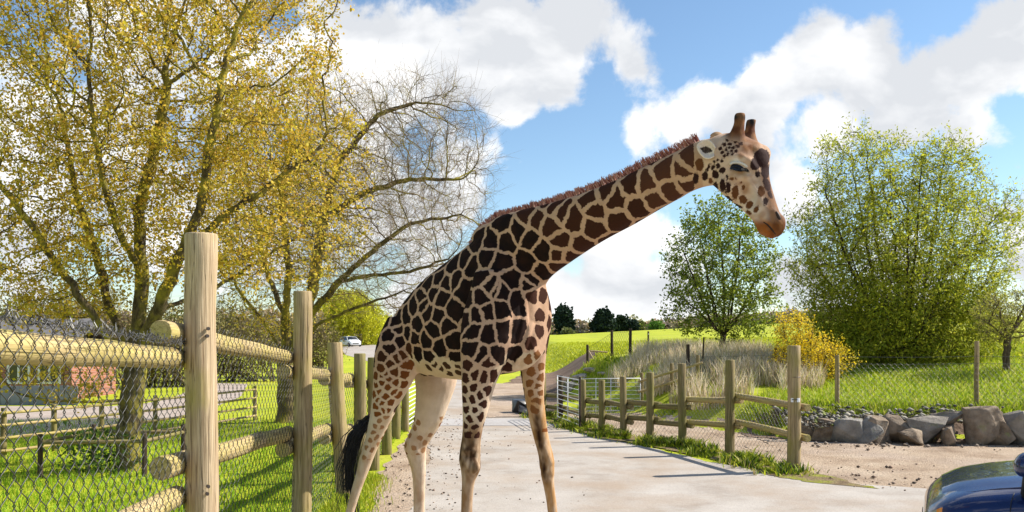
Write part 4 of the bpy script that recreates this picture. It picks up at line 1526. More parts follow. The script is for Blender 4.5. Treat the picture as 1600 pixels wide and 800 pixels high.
def build_rocks():
    # (pixel x, pixel top, pixel bottom, width px, distance)
    spec = [(1270, 656, 686, 50, 16.9, 1), (1294, 655, 688, 44, 16.6, 2), (1322, 658, 690, 50, 16.4, 3), (1350, 655, 692, 48, 16.3, 4), (1376, 658, 694, 46, 16.2, 5), (1402, 654, 692, 40, 16.2, 6),
            (1418, 668, 694, 30, 16.0, 7), (1442, 652, 691, 58, 16.2, 8), (1480, 648, 688, 36, 16.3, 9), (1487, 668, 692, 40, 15.9, 10), (1519, 641, 698, 54, 16.0, 11), (1555, 652, 694, 46, 16.0, 12),
            (1588, 650, 697, 40, 15.9, 13), (1622, 648, 698, 50, 15.8, 14), (1664, 655, 700, 55, 15.8, 15)]
    ORD = 'first second third fourth fifth sixth seventh eighth ninth tenth eleventh twelfth thirteenth fourteenth fifteenth'.split()
    lab = {8: 'wide flat faced brown boulder in the middle of the rock row', 11: 'tallest tilted angular boulder of the rock row under the bank fence post'}
    for (x, yt, yb, w, d, s) in spec:
        c = P(x, (yt + yb) / 2, d)
        k = d / F
        me = boulder_mesh(s * 7 + 1, w / 2 * k * 1.2, 0.36, (yb - yt) / 2 * k * 1.36)
        rr = random.Random(s)
        o = link('boulder', me, M['rock'], loc=(c.x, d, max(c.z, 0.12)), rot=(rr.uniform(-.15, .15), rr.uniform(-.12, .12), rr.uniform(-.3, .3)))
        tag(o, lab.get(s, ORD[s - 1] + ' boulder from the timber end post in the row edging the dirt yard'), 'boulder', 'boulders edging the yard')
    # loose rubble on top of the row
    r = np.random.default_rng(15)
    n = 2200
    x = r.uniform(5.2, 11.8, n)
    y = 16.3 + np.abs(r.normal(0, 0.4, n)) + 0.12 * np.sin(x * 3.1)
    k = (r.random(n) < np.interp(x, [5.2, 6, 8.6, 9.6, 11.8], [0.4, 1, 1, 0.45, 0.35]))
    p_ = on_ground(x[k], y[k])
    p_[:, 2] = np.maximum(p_[:, 2], np.minimum(0.24 + 0.30 * (y[k] - 16.2), 0.55)) + r.uniform(0, 0.05, k.sum())
    clods('rubble', p_, 0.012, 0.085, [(0.16, 0.145, 0.12), (0.24, 0.22, 0.18), (0.09, 0.085, 0.075), (0.33, 0.30, 0.24), (0.18, 0.20, 0.06)], 'loose grey broken stone heaped above the boulders', 'rubble', 16)
    n = 260
    x = r.uniform(5.4, 12, n)
    y = 15.75 + r.normal(0, 0.25, n)
    clods('rubble_foot', on_ground(x, y), 0.015, 0.07, [(0.12, 0.09, 0.07), (0.30, 0.24, 0.19), (0.2, 0.15, 0.11)], 'crumbled stones along the foot of the boulders', 'rubble', 17)
    # black debris heap at the road edge
    root = empty('debris_heap', (P(815, 640, 22.4).x, 22.4, 0), label='small black heap of plastic covered debris at the road edge behind the giraffe\'s front legs', cat='heap')
    for k, (dx, dy, s) in enumerate(((0, 0, 0.26), (0.28, -0.25, 0.24), (0.42, -0.7, 0.22), (0.1, -0.45, 0.2))):
        me = boulder_mesh(70 + k, s, s, s * 0.8)
        link('lump', me, M['black_sheet'], root, loc=(root.location.x + dx, root.location.y + dy, s * 0.6))
    # stones on the spoil heap
    for k, (px, py, d, s) in enumerate(((905, 575, 29.2, 0.3), (893, 585, 28.8, 0.26), (922, 571, 29.3, 0.24), (884, 592, 28.4, 0.22), (940, 577, 28.6, 0.16))):
        x = (px - 800) / F * d
        o = link('slab_stone', boulder_mesh(90 + k, s, s * 0.8, s * 0.45), M['rock_pale'], loc=(x, d, h1(x, d) + s * 0.2))
        tag(o, 'pale broken stone lying on the grassy spoil heap', 'stone', 'stones on the spoil heap')


M['black_sheet'] = mat_simple('black_sheet', (0.014, 0.014, 0.016), 0.35, 0, 0.5)
M['rock_pale'] = mat_simple('pale_stone', (0.42, 0.35, 0.28), 0.9, 0, 0.2, 0.3, 8)
build_rocks()


def mat_brick():
    m, t, b = new_mat('red_brick')
    v = coords(t, (1, 1, 1))
    br = N(t, 'ShaderNodeTexBrick')
    br.inputs['Color1'].default_value = (0.36, 0.13, 0.08, 1)
    br.inputs['Color2'].default_value = (0.28, 0.10, 0.07, 1)
    br.inputs['Mortar'].default_value = (0.38, 0.34, 0.3, 1)
    br.inputs['Scale'].default_value = 4.5
    mp = N(t, 'ShaderNodeMapping')
    mp.inputs['Rotation'].default_value = (math.radians(90), 0, 0)
    t.links.new(v, mp.inputs['Vector'])
    t.links.new(mp.outputs[0], br.inputs['Vector'])
    t.links.new(br.outputs['Color'], b.inputs['Base Color'])
    return m


def build_hut():
    brick = mat_brick()
    grey = mat_simple('slate_roof', (0.16, 0.15, 0.15), 0.8)
    glass = mat_simple('window_glass', (0.03, 0.035, 0.04), 0.08, 0, 0.6)
    board = mat_simple('blue_grey_board', (0.20, 0.22, 0.25), 0.7)
    d = 27.0
    x0, x1 = P(-140, 600, d).x, P(112, 600, d).x
    root = empty('brick_hut', ((x0 + x1) / 2, d, 0), label='small red brick hut with white windows behind the maple', cat='hut')
    mb = MB()
    mb.box((x0, d, -0.05), (x1, d + 3, 1.75))
    mb.build('wall', brick, root)
    mb = MB()
    ym = d + 1.5
    mb.add([(x0 - .2, d - .25, 1.70), (x1 + .2, d - .25, 1.70), (x1 + .2, ym, 2.5), (x0 - .2, ym, 2.5), (x0 - .2, d + 3.25, 1.70), (x1 + .2, d + 3.25, 1.70),
            (x0 - .2, d - .25, 1.78), (x1 + .2, d - .25, 1.78), (x1 + .2, ym, 2.58), (x0 - .2, ym, 2.58), (x0 - .2, d + 3.25, 1.78), (x1 + .2, d + 3.25, 1.78)],
           [(0, 1, 2, 3), (3, 2, 5, 4), (6, 9, 8, 7), (9, 10, 11, 8), (0, 6, 7, 1), (4, 5, 11, 10), (0, 3, 9, 6), (3, 4, 10, 9), (1, 7, 8, 2), (2, 8, 11, 5)])
    mb.build('roof', grey, root)
    for px in (30, 78, -60):
        cx = P(px, 600, d).x
        mb = MB()
        mb.box((cx - .32, d - .02, 0.55), (cx + .32, d + .05, 1.4))
        w = mb.build('window', glass, root)
        mb = MB()
        for lo, hi in (((cx - .36, d - .05, .5), (cx + .36, d - .022, .57)), ((cx - .36, d - .05, 1.38), (cx + .36, d - .022, 1.45)), ((cx - .36, d - .05, .571), (cx - .29, d - .022, 1.379)),
                       ((cx + .29, d - .05, .571), (cx + .36, d - .022, 1.379)), ((cx - .03, d - .05, .571), (cx + .03, d - .022, 1.379))):
            mb.box(lo, hi)
        mb.build('frame', M['white'], w)
    # low boarded panel in front of the hut
    root = empty('board_panel', (P(50, 650, 25).x, 25, 0), label='low blue grey boarded panel in front of the brick hut', cat='panel')
    xa = P(-120, 650, 25).x
    for k in range(16):
        mb = MB()
        mb.box((xa + k * 0.28, 25, 0.0), (xa + k * 0.28 + 0.265, 25.03, 0.55 + 0.01 * (k % 3)))
        mb.build('board', board, root)
    mb = MB()
    mb.box((xa, 25.03, 0.40), (xa + 16 * 0.28, 25.07, 0.48))
    mb.build('batten', board, root)
    # guard round the maple trunk
    bx, by = P(200, 735, 12.9).x, 12.9
    root = empty('tree_guard', (bx, by, 0), label='wooden stake guard with fine mesh round the maple trunk', cat='tree guard')
    cs = [(bx - 0.9, by - 0.75), (bx + 0.5, by - 0.6), (bx + 0.6, by + 0.6), (bx - 0.8, by + 0.6)]
    for (x, y) in cs:
        log('stake', (x, y, -0.05), (x, y, 0.62), 0.04, 0.035, M['dark_wood'], root, 8)
    for (a, b) in ((0, 1), (1, 2), (2, 3), (3, 0)):
        log('rail', (*cs[a], 0.5), (*cs[b], 0.5), 0.028, 0.028, M['post_green'], root, 8)
    ring = [(bx + 0.27 * math.cos(a), by + 0.27 * math.sin(a)) for a in np.linspace(0, 2 * math.pi, 9)]
    for (p, q) in zip(ring[:-1], ring[1:]):
        chain_link('mesh_sleeve', (*p, 0.02), (*q, 0.02), (*q, 0.62), (*p, 0.62), 0.04, 0.0022, M['wire_grey'], root, 0, 0.04)
    # nettles inside the guard
    r = np.random.default_rng(66)
    n = 160
    pts = np.stack([bx - 0.35 + r.normal(0, 0.25, n), by - 0.3 + r.normal(0, 0.2, n), r.uniform(0.02, 0.6, n)], 1)
    o = empty('weed', (bx - 0.35, by - 0.3, 0), label='dark leafy weed growing inside the tree guard', cat='weed')
    leaves('leaf_mass', pts, 5, 0.07, 0.05, [(0.06, 0.12, 0.02), (0.09, 0.16, 0.03)], M['leaf'], o, 67, kind='stuff')


build_hut()


def wheel(parent, c, rad, wid, mats):
    """Wheel with its axle along local Y."""
    bm = MB()
    prof = [(rad * 0.66, -wid / 2), (rad * 0.93, -wid / 2), (rad, -wid * 0.36), (rad, wid * 0.36), (rad * 0.93, wid / 2), (rad * 0.66, wid / 2)]
    n = 28
    v, f = [], []
    for k in range(n):
        a = 2 * math.pi * k / n
        for (r_, y) in prof:
            v.append((c[0] + r_ * math.cos(a), c[1] + y, c[2] + r_ * math.sin(a)))
    m = len(prof)
    for k in range(n):
        k2 = (k + 1) % n
        for j in range(m):
            j2 = (j + 1) % m
            f.append((k * m + j, k * m + j2, k2 * m + j2, k2 * m + j))
    bm.add(v, f)
    return bm, (c, rad, wid)


def build_car(name, label, loc, rotz, paint, scale=1.0, detailed=True):
    """Four-door car, nose along local -X, built from lofted sections."""
    root = empty(name, loc, label=label, cat='car')
    root.rotation_euler = (0, 0, rotz)
    W = Matrix.LocRotScale(Vector(loc), Matrix.Rotation(rotz, 3, 'Z').to_quaternion(), (1, 1, 1))

    def fx(x):
        return x * 0.60 if x < 1.5 else x - 0.60

    def put(nm, me, mat, par=root, smooth=True, shape=True):
        for q in me.vertices if shape else ():
            q.co.x = fx(q.co.x)
            q.co.z *= 0.93
        o = bpy.data.objects.new(nm, me)
        me.materials.append(mat)
        if smooth:
            me.shade_smooth()
        COL.objects.link(o)
        o.parent = par
        return o

    def mesh_of(v, f, nm='m'):
        me = bpy.data.meshes.new(nm)
        me.from_pydata([tuple(p) for p in v], [], f)
        return me

    def subd(me, lv, cuts=()):
        o = bpy.data.objects.new('tmp', me)
        COL.objects.link(o)
        mo = o.modifiers.new('s', 'SUBSURF')
        mo.levels = lv
        tmp = []
        for (cx, cy, cz, rr, ll) in cuts:
            bm = bmesh.new()
            bmesh.ops.create_cone(bm, cap_ends=True, segments=40, radius1=rr, radius2=rr, depth=ll, matrix=Matrix.Translation((cx, cy, cz)) @ Matrix.Diagonal((1 / 0.6 if cx < 1.5 else 1, 1, 1 / 0.93, 1)) @ Matrix.Rotation(math.pi / 2, 4, 'X'))
            cm = bpy.data.meshes.new('c')
            bm.to_mesh(cm)
            bm.free()
            co = bpy.data.objects.new('cut', cm)
            COL.objects.link(co)
            b = o.modifiers.new('b', 'BOOLEAN')
            b.operation = 'DIFFERENCE'
            b.object = co
            b.solver = 'EXACT'
            tmp.append(co)
        dg = bpy.context.evaluated_depsgraph_get()
        out = bpy.data.meshes.new_from_object(o.evaluated_get(dg))
        for q in tmp + [o]:
            bpy.data.objects.remove(q)
        return out

    # lower body sections: x, half width low, half width at shoulder, z low, z belt crease, z shoulder top
    S = [(0.00, 0.50, 0.50, 0.34, 0.52, 0.60, 0.62), (0.06, 0.66, 0.68, 0.24, 0.54, 0.68, 0.705), (0.20, 0.78, 0.80, 0.20, 0.56, 0.755, 0.79), (0.45, 0.84, 0.86, 0.19, 0.60, 0.835, 0.875),
         (0.85, 0.86, 0.885, 0.19, 0.63, 0.885, 0.935), (1.25, 0.87, 0.89, 0.19, 0.65, 0.915, 0.975), (1.55, 0.87, 0.89, 0.19, 0.66, 0.93, 0.99), (2.2, 0.87, 0.89, 0.19, 0.67, 0.945, 0.97), (3.0, 0.87, 0.89, 0.19, 0.68, 0.96, 0.98),
         (3.7, 0.86, 0.875, 0.20, 0.69, 0.97, 1.0), (4.15, 0.80, 0.82, 0.26, 0.69, 0.95, 0.99), (4.30, 0.66, 0.68, 0.36, 0.66, 0.88, 0.90)]
    v, f = [], []
    for (x, wl, ws, zl, zc, zs, zt) in S:
        ring = [(-wl * 0.9, zl), (-wl, zl + 0.05), (-ws, zc), (-ws * 0.985, zc + (zs - zc) * 0.55), (-ws * 0.90, zs), (-ws * 0.60, zt), (0, zt + 0.012), (ws * 0.60, zt), (ws * 0.90, zs), (ws * 0.985, zc + (zs - zc) * 0.55), (ws, zc), (wl, zl + 0.05), (wl * 0.9, zl)]
        v += [(x, y, z) for (y, z) in ring]
    m = 13
    for i in range(len(S) - 1):
        for j in range(m):
            j2 = (j + 1) % m
            f.append((i * m + j, i * m + j2, (i + 1) * m + j2, (i + 1) * m + j))
    f.append(tuple(range(m - 1, -1, -1)))
    f.append(tuple(range((len(S) - 1) * m, len(S) * m)))
    arch = [(0.667, s * 0.80, 0.30, 0.30, 0.5) for s in (-1, 1)] + [(3.42, s * 0.80, 0.30, 0.32, 0.5) for s in (-1, 1)]
    body = put('body', subd(mesh_of(v, f), 2, arch), paint)
    # bonnet: a panel standing just proud of the body with its shut line all round
    v, f = [], []
    xs = np.linspace(0.24, 1.42, 14)
    ysn = np.linspace(-1, 1, 13)
    for x in xs:
        top = np.interp(x, [s[0] for s in S], [s[6] for s in S])
        half = np.interp(x, [0.24, 0.6, 1.42], [0.55, 0.66, 0.70])
        for yn in ysn:
            z = top - 0.052 * abs(yn) ** 2.6 + 0.024 + 0.020 * math.exp(-((abs(yn) - 0.62) / 0.12) ** 2)
            v.append((x, yn * half, z))
    nb = len(v)
    v += [(p[0], p[1], p[2] - 0.07) for p in v]
    c_ = 13
    for i in range(13):
        for j in range(12):
            a = i * c_ + j
            f.append((a, a + c_, a + c_ + 1, a + 1))
    for j in range(12):
        f.append((j, j + 1, nb + j + 1, nb + j))
        a = 13 * c_ + j
        f.append((a + 1, a, nb + a, nb + a + 1))
    for i in range(13):
        a = i * c_
        f.append((a + c_, a, nb + a, nb + a + c_))
        a = i * c_ + 12
        f.append((a, a + c_, nb + a + c_, nb + a))
    bo = put('bonnet', mesh_of(v, f), paint)
    bo.data.set_sharp_from_angle(angle=math.radians(40))
    glass = M['car_glass']
    # cabin: windscreen, roof and side glass as closed shells
    G = [(1.42, 0.74, 0.98), (2.02, 0.60, 1.40), (2.5, 0.575, 1.455), (3.1, 0.57, 1.435), (3.5, 0.58, 1.36), (3.98, 0.66, 1.02)]
    v, f = [], []
    for (x, w, z) in G:
        v += [(x, -w, z - 0.02), (x, -w * 0.7, z), (x, 0, z + 0.02), (x, w * 0.7, z), (x, w, z - 0.02)]
    for i in range(5):
        for j in range(4):
            f.append((i * 5 + j, i * 5 + j + 1, i * 5 + j + 6, i * 5 + j + 5))
    scr = mesh_of(v[:10], f[:4])
    put('windscreen', subd(scr, 1), glass)
    rf = mesh_of([p for p in v[5:25]], [tuple(k - 5 for k in q) for q in f[4:16]])
    put('roof', subd(rf, 1), paint)
    put('rear_screen', mesh_of(v[20:30], [tuple(k - 20 for k in q) for q in f[16:20]]), glass)
    for s in (-1, 1):
        sv = [(1.46, s * 0.80, 0.955), (2.03, s * 0.615, 1.375), (3.0, s * 0.585, 1.405), (3.48, s * 0.60, 1.33), (3.9, s * 0.78, 0.985), (2.7, s * 0.80, 0.955)]
        put('side_window', mesh_of(sv, [(0, 1, 2, 5), (5, 2, 3, 4)] if s < 0 else [(5, 2, 1, 0), (4, 3, 2, 5)]), glass, smooth=False)
        # pillars
        mb = MB()
        mb.tube([(1.40, s * 0.80, 0.955), (2.02, s * 0.61, 1.39), (2.6, s * 0.585, 1.43), (3.5, s * 0.595, 1.345), (3.95, s * 0.76, 0.99)], 0.03, 6)
        put('pillar', mb.mesh('p'), paint)
        if detailed:
            mb = MB()
            mb.tube([(0.95, s * 0.889, 0.62), (0.96, s * 0.888, 0.72), (0.98, s * 0.868, 0.84), (1.02, s * 0.803, 0.902)], 0.0055, 4)
            put('door_seam', mb.mesh('s'), M['black'])
            # headlamp with amber corner
            lv = []
            for k in range(7):
                t = k / 6
                x = 0.05 + 0.19 * t
                yy = np.interp(x, [q[0] for q in S], [q[2] for q in S]) + 0.004
                zt_ = np.interp(x, [q[0] for q in S], [q[5] for q in S]) - 0.03
                lv.append((x - 0.02, s * (yy * 0.985 - 0.005), zt_ - 0.17 + 0.04 * t))
                lv.append((x, s * yy * 0.965, zt_ + 0.005))
            lf = [(2 * k, 2 * k + 2, 2 * k + 3, 2 * k + 1) if s < 0 else (2 * k + 1, 2 * k + 3, 2 * k + 2, 2 * k) for k in range(6)]
            hl = put('headlight', mesh_of(lv, lf), M['lamp_glass'])
            av = lv[8:14]
            put('indicator', mesh_of([(p[0] - 0.004, p[1] * 1.006, p[2]) for p in av], lf[:2]), M['amber'], hl)
            # door mirror
            bm = bmesh.new()
            bmesh.ops.create_icosphere(bm, subdivisions=3, radius=1)
            for q in bm.verts:
                cx, cy, cz = q.co
                q.co = Vector(((1.16 if s < 0 else 1.75) + cx * (0.17 if cx < 0 else 0.09), s * 0.95 + cy * 0.115, 1.135 + max(cz, -0.75) * (0.115 if cz > 0 else 0.10)))
            me = bpy.data.meshes.new('mirror')
            bm.to_mesh(me)
            bm.free()
            mi = put('mirror', me, paint)
            mb = MB()
            mx_ = 1.16 if s < 0 else 1.75
            mb.tube([(mx_, s * 0.80, 0.90), (mx_, s * 0.90, 1.08)], [0.075, 0.06], 8)
            put('mirror_arm', mb.mesh('a'), M['black'], mi)
    for (x, s) in ((0.40, -1), (0.40, 1), (2.82, -1), (2.82, 1)):
        mb, _ = wheel(None, (x, s * 0.77, 0.27), 0.27, 0.18, None)
        w = bpy.data.objects.new('wheel', None)
        COL.objects.link(w)
        w.parent = root
        put('tyre', mb.mesh('t'), M['black'], w, True, False)
        mb = MB()
        for k in range(5):
            a = k * 2 * math.pi / 5
            mb.tube([(x, s * 0.85, 0.27), (x + 0.17 * math.cos(a), s * 0.845, 0.27 + 0.17 * math.sin(a))], [0.035, 0.028], 6)
        mb.tube([(x, s * 0.70, 0.27), (x, s * 0.835, 0.27)], 0.176, 24)
        put('rim', mb.mesh('r'), M['alloy'], w, True, False)
    mb = MB()
    mb.box((-0.012, -0.42, 0.40), (0.012, 0.42, 0.50))
    put('grille', mb.mesh('g'), M['black'], smooth=False)
    return root


def car_mats():
    m, t, b = new_mat('dark_blue_paint')
    b.inputs['Base Color'].default_value = (0.004, 0.016, 0.085, 1)
    b.inputs['Metallic'].default_value = 0.25
    b.inputs['Roughness'].default_value = 0.28
    b.inputs['Coat Weight'].default_value = 1.0
    b.inputs['Coat Roughness'].default_value = 0.03
    v = coords(t)
    n = noise_node(t, v, 5, 6)
    r_ = ramp(t, n, [(0.4, (0.22, 0.22, 0.22)), (0.7, (0.4, 0.4, 0.4))])
    t.links.new(r_, b.inputs['Roughness'])
    M['paint_blue'] = m
    M['paint_white'] = mat_simple('white_car_paint', (0.75, 0.76, 0.78), 0.25, 0, 0.5, 0.03)
    M['car_glass'] = mat_simple('car_glass', (0.015, 0.018, 0.02), 0.04, 0, 0.7, 0.1)
    M['lamp_glass'] = mat_simple('lamp_glass', (0.35, 0.36, 0.37), 0.08, 0.3, 0.7)
    M['amber'] = mat_simple('amber_lens', (0.62, 0.20, 0.02), 0.15, 0, 0.6)
    M['alloy'] = mat_simple('alloy', (0.4, 0.4, 0.42), 0.3, 0.8, 0.5)


car_mats()
nose = P(1446, 775, 6.7)
build_car('blue_car', 'glossy dark blue car nosing in from the dirt yard', (3.47, 7.30, 0.015), math.radians(-26), M['paint_blue'])
fc = P(556, 553, 112)
build_car('white_car', 'distant white car coming along the far bend of the road', (fc.x, fc.y, h1(fc.x, fc.y) + 0.03), math.radians(125), M['paint_white'], detailed=False)


# ------------------------------------------------------------------ the giraffe
FWD = Vector((0.76, -0.65, 0)).normalized()          # body axis: to the right and toward the camera
LEFT = Vector((-FWD.y, FWD.x, 0))                    # the animal's own left, away from the camera


def loft(bm, sl, n=22, power=2.0):
    """Closed tube through slices (centre, half axis U, half axis V)."""
    rings = []
    for (c, U, V) in sl:
        ring = []
        for k in range(n):
            a = 2 * math.pi * k / n
            ca, sa = math.cos(a), math.sin(a)
            ca = math.copysign(abs(ca) ** (2 / power), ca)
            sa = math.copysign(abs(sa) ** (2 / power), sa)
            ring.append(bm.verts.new(c + U * ca + V * sa))
        rings.append(ring)
    for a, b in zip(rings[:-1], rings[1:]):
        for k in range(n):
            bm.faces.new((a[k], a[(k + 1) % n], b[(k + 1) % n], b[k]))
    bm.faces.new(rings[0][::-1])
    bm.faces.new(rings[-1])


def smooth_slices(sl, sub=4):
    """Catmull-Rom through the slices, so that a few measured sections give a smooth limb."""
    out = []
    n = len(sl)
    for i in range(n - 1):
        q = [sl[max(i - 1, 0)], sl[i], sl[i + 1], sl[min(i + 2, n - 1)]]
        for s in range(sub):
            t = s / sub
            row = []
            for j in range(3):
                a, b, c, d = (k[j] for k in q)
                row.append(0.5 * ((2 * b) + (c - a) * t + (2 * a - 5 * b + 4 * c - d) * t * t + (3 * b - a - 3 * c + d) * t ** 3))
            out.append(tuple(row))
    out.append(sl[-1])
    return out


def leg_slices(rows):
    """rows: (x, y, d, half width px, half depth m)."""
    out = []
    for (x, y, d, hw, dep) in rows:
        out.append((P(x, y, d), Vector((hw * d / F, 0, 0)), Vector((0, dep, 0))))
    return out


def tb_slices(rows, side):
    """rows: (x top, y top, x bottom, y bottom, d, half width m)."""
    out = []
    for (x0, y0, x1, y1, d, w) in rows:
        a, b = P(x0, y0, d), P(x1, y1, d)
        out.append(((a + b) / 2, (a - b) / 2, side.normalized() * w))
    return out


def ellipsoid(bm, c, axes, seg=14):
    m = Matrix((axes[0], axes[1], axes[2])).transposed().to_4x4()
    m.translation = c
    bmesh.ops.create_uvsphere(bm, u_segments=seg * 2, v_segments=seg, radius=1, matrix=m)


def giraffe_shape():
    bm = bmesh.new()
    up = Vector((0, 0, 1))
    # trunk: upright slices, rump (far) to chest (near)
    body = []
    for (x, yt, yb, d, w) in ((617, 522, 572, 8.72, 0.13), (630, 492, 582, 8.62, 0.23), (650, 462, 586, 8.48, 0.275), (675, 434, 588, 8.32, 0.30), (702, 412, 592, 8.14, 0.315),
                              (730, 390, 594, 7.98, 0.31), (756, 368, 590, 7.82, 0.285), (780, 350, 586, 7.70, 0.26), (804, 362, 582, 7.60, 0.235), (826, 395, 574, 7.54, 0.20), (843, 430, 556, 7.50, 0.14)):
        a, b = P(x, yt, d), P(x, yb, d)
        body.append(((a + b) / 2, (a - b) / 2, LEFT * w))
    loft(bm, smooth_slices(body), 30, 2.15)
    # neck
    side = Vector((0.62, 0.78, 0.0))
    neck = tb_slices([(748, 372, 806, 520, 7.80, 0.20), (772, 343, 838, 470, 7.66, 0.19), (806, 330, 855, 437, 7.50, 0.17), (850, 320, 888, 411, 7.28, 0.145), (905, 304, 938, 378, 7.02, 0.125),
                      (960, 283, 990, 350, 6.78, 0.115), (1015, 257, 1040, 320, 6.55, 0.11), (1060, 236, 1082, 298, 6.36, 0.11), (1094, 220, 1108, 290, 6.22, 0.115), (1114, 216, 1122, 288, 6.16, 0.115)], side)
    loft(bm, smooth_slices(neck), 26, 2.0)
    # head, seen almost in profile
    hs = Vector((0.32, 0.95, 0.0))
    head = tb_slices([(1100, 222, 1106, 284, 6.18, 0.10), (1126, 210, 1120, 292, 6.15, 0.135), (1152, 209, 1132, 303, 6.13, 0.155), (1176, 218, 1145, 316, 6.11, 0.155), (1196, 233, 1156, 326, 6.09, 0.13),
                      (1201, 256, 1165, 334, 6.07, 0.105), (1203, 280, 1172, 341, 6.05, 0.09), (1209, 303, 1178, 347, 6.04, 0.08), (1216, 325, 1183, 355, 6.03, 0.078), (1223, 344, 1188, 364, 6.02, 0.08),
                      (1225, 357, 1196, 370, 6.02, 0.075), (1222, 366, 1206, 373, 6.02, 0.05)], hs)
    loft(bm, smooth_slices(head), 26, 2.1)
    k = 6.1 / F
    # forehead boss, brow ridges, cheeks, lips
    ellipsoid(bm, P(1190, 240, 6.10), [Vector((13 * k, 0, -4 * k)), Vector((0, 0.055, 0)), Vector((4 * k, 0, 13 * k))])
    ellipsoid(bm, P(1158, 249, 6.00), [Vector((20 * k, -0.01, -6 * k)), Vector((0, 0.035, 0)), Vector((3 * k, 0, 7 * k))])
    ellipsoid(bm, P(1164, 249, 6.24), [Vector((20 * k, 0, -6 * k)), Vector((0, 0.035, 0)), Vector((3 * k, 0, 7 * k))])
    ellipsoid(bm, P(1140, 283, 6.04), [Vector((16 * k, 0, -14 * k)), Vector((0, 0.04, 0)), Vector((10 * k, 0, 12 * k))])
    ellipsoid(bm, P(1198, 358, 6.02), [Vector((13 * k, 0, -4 * k)), Vector((0, 0.072, 0)), Vector((3 * k, 0, 10 * k))])
    ellipsoid(bm, P(1216, 352, 6.02), [Vector((9 * k, 0, -6 * k)), Vector((0, 0.08, 0)), Vector((5 * k, 0, 16 * k))])
    # horns
    for (rows) in ([(1149, 222, 6.06, 17, 0.055), (1152, 207, 6.06, 11.5, 0.042), (1155, 193, 6.06, 8.5, 0.036), (1156, 184, 6.06, 9.0, 0.038), (1156, 177, 6.06, 8, 0.034)],
                   [(1170, 226, 6.22, 15, 0.055), (1171, 212, 6.23, 10, 0.042), (1172, 200, 6.24, 7.5, 0.036), (1173, 193, 6.24, 7.6, 0.038), (1174, 187, 6.24, 7.5, 0.034)]):
        loft(bm, smooth_slices(leg_slices(rows)), 16)
    # near foreleg with its shoulder
    loft(bm, smooth_slices(leg_slices([(778, 425, 7.50, 38, 0.10), (772, 480, 7.45, 48, 0.13), (764, 530, 7.42, 46, 0.15), (756, 565, 7.42, 36, 0.155), (748, 600, 7.44, 27, 0.135), (743, 640, 7.46, 20.5, 0.11), (738, 675, 7.48, 15.5, 0.085),
                                       (735, 700, 7.49, 16, 0.085), (734, 718, 7.50, 17, 0.088), (735, 735, 7.51, 15, 0.08), (732, 752, 7.51, 10.5, 0.058), (730, 775, 7.52, 9.2, 0.05), (729, 805, 7.53, 9.0, 0.048), (728, 840, 7.54, 9.5, 0.05), (728, 858, 7.54, 11.5, 0.06), (728, 868, 7.54, 11, 0.06)])), 20)
    ellipsoid(bm, P(741, 728, 7.45), [Vector((9 * 7.5 / F, 0, 0)), Vector((0, 0.05, 0)), Vector((0, 0, 11 * 7.5 / F))])
    # far foreleg with the chest fold
    loft(bm, smooth_slices(leg_slices([(836, 438, 7.72, 14, 0.09), (843, 465, 7.74, 15, 0.11), (846, 492, 7.76, 16.5, 0.12), (841, 525, 7.80, 18, 0.13), (832, 560, 7.84, 21, 0.135), (833, 590, 7.88, 18.5, 0.12), (835, 620, 7.92, 15.5, 0.105), (840, 655, 7.95, 13.5, 0.09),
                                       (846, 685, 7.98, 12, 0.08), (853, 712, 8.0, 11.8, 0.08), (855, 735, 8.01, 11.5, 0.075), (857, 755, 8.02, 9, 0.055), (861, 780, 8.03, 8, 0.048), (864, 805, 8.04, 7.8, 0.046), (867, 832, 8.05, 8.5, 0.05), (868, 845, 8.05, 10, 0.055), (868, 852, 8.05, 10, 0.055)])), 20)
    # near hind leg
    loft(bm, smooth_slices(leg_slices([(640, 495, 8.36, 34, 0.10), (634, 530, 8.34, 44, 0.16), (624, 562, 8.34, 40, 0.18), (616, 590, 8.36, 33, 0.17), (605, 625, 8.40, 24, 0.135), (593, 660, 8.46, 17, 0.10), (582, 690, 8.52, 13, 0.085), (574, 712, 8.55, 11.5, 0.08), (567, 735, 8.56, 9.6, 0.062),
                                       (557, 765, 8.58, 8, 0.05), (549, 792, 8.60, 7.2, 0.046), (543, 815, 8.60, 7.2, 0.048), (539, 828, 8.60, 9, 0.055), (537, 836, 8.60, 9, 0.055)])), 20)
    # far hind leg
    loft(bm, smooth_slices(leg_slices([(660, 530, 8.86, 34, 0.10), (674, 565, 8.86, 38, 0.15), (681, 595, 8.86, 33, 0.16), (676, 628, 8.87, 27, 0.135), (668, 660, 8.88, 22.5, 0.105), (657, 682, 8.90, 20, 0.088), (649, 698, 8.91, 18, 0.08), (651, 714, 8.92, 15, 0.075), (654, 735, 8.93, 11.5, 0.058),
                                       (655, 760, 8.94, 9.5, 0.05), (655, 790, 8.95, 9, 0.046), (655, 808, 8.95, 9.5, 0.05), (655, 818, 8.95, 11, 0.055), (655, 824, 8.95, 11, 0.055)])), 20)
    # belly tuck, breast and withers
    ellipsoid(bm, P(645, 566, 8.55), [Vector((0.17, -0.08, 0)), LEFT * 0.20, Vector((0, 0, 0.10))])
    ellipsoid(bm, P(815, 520, 7.55), [FWD * 0.16, LEFT * 0.19, Vector((0, 0, 0.30))])
    ellipsoid(bm, P(768, 372, 7.74), [FWD * 0.22, LEFT * 0.12, Vector((0, 0, 0.14))])
    me = bpy.data.meshes.new('hull')
    bm.to_mesh(me)
    bm.free()
    o = bpy.data.objects.new('hull', me)
    COL.objects.link(o)
    rm = o.modifiers.new('r', 'REMESH')
    rm.mode = 'VOXEL'
    rm.voxel_size = 0.0100
    s = o.modifiers.new('s', 'SMOOTH')
    s.factor = 0.5
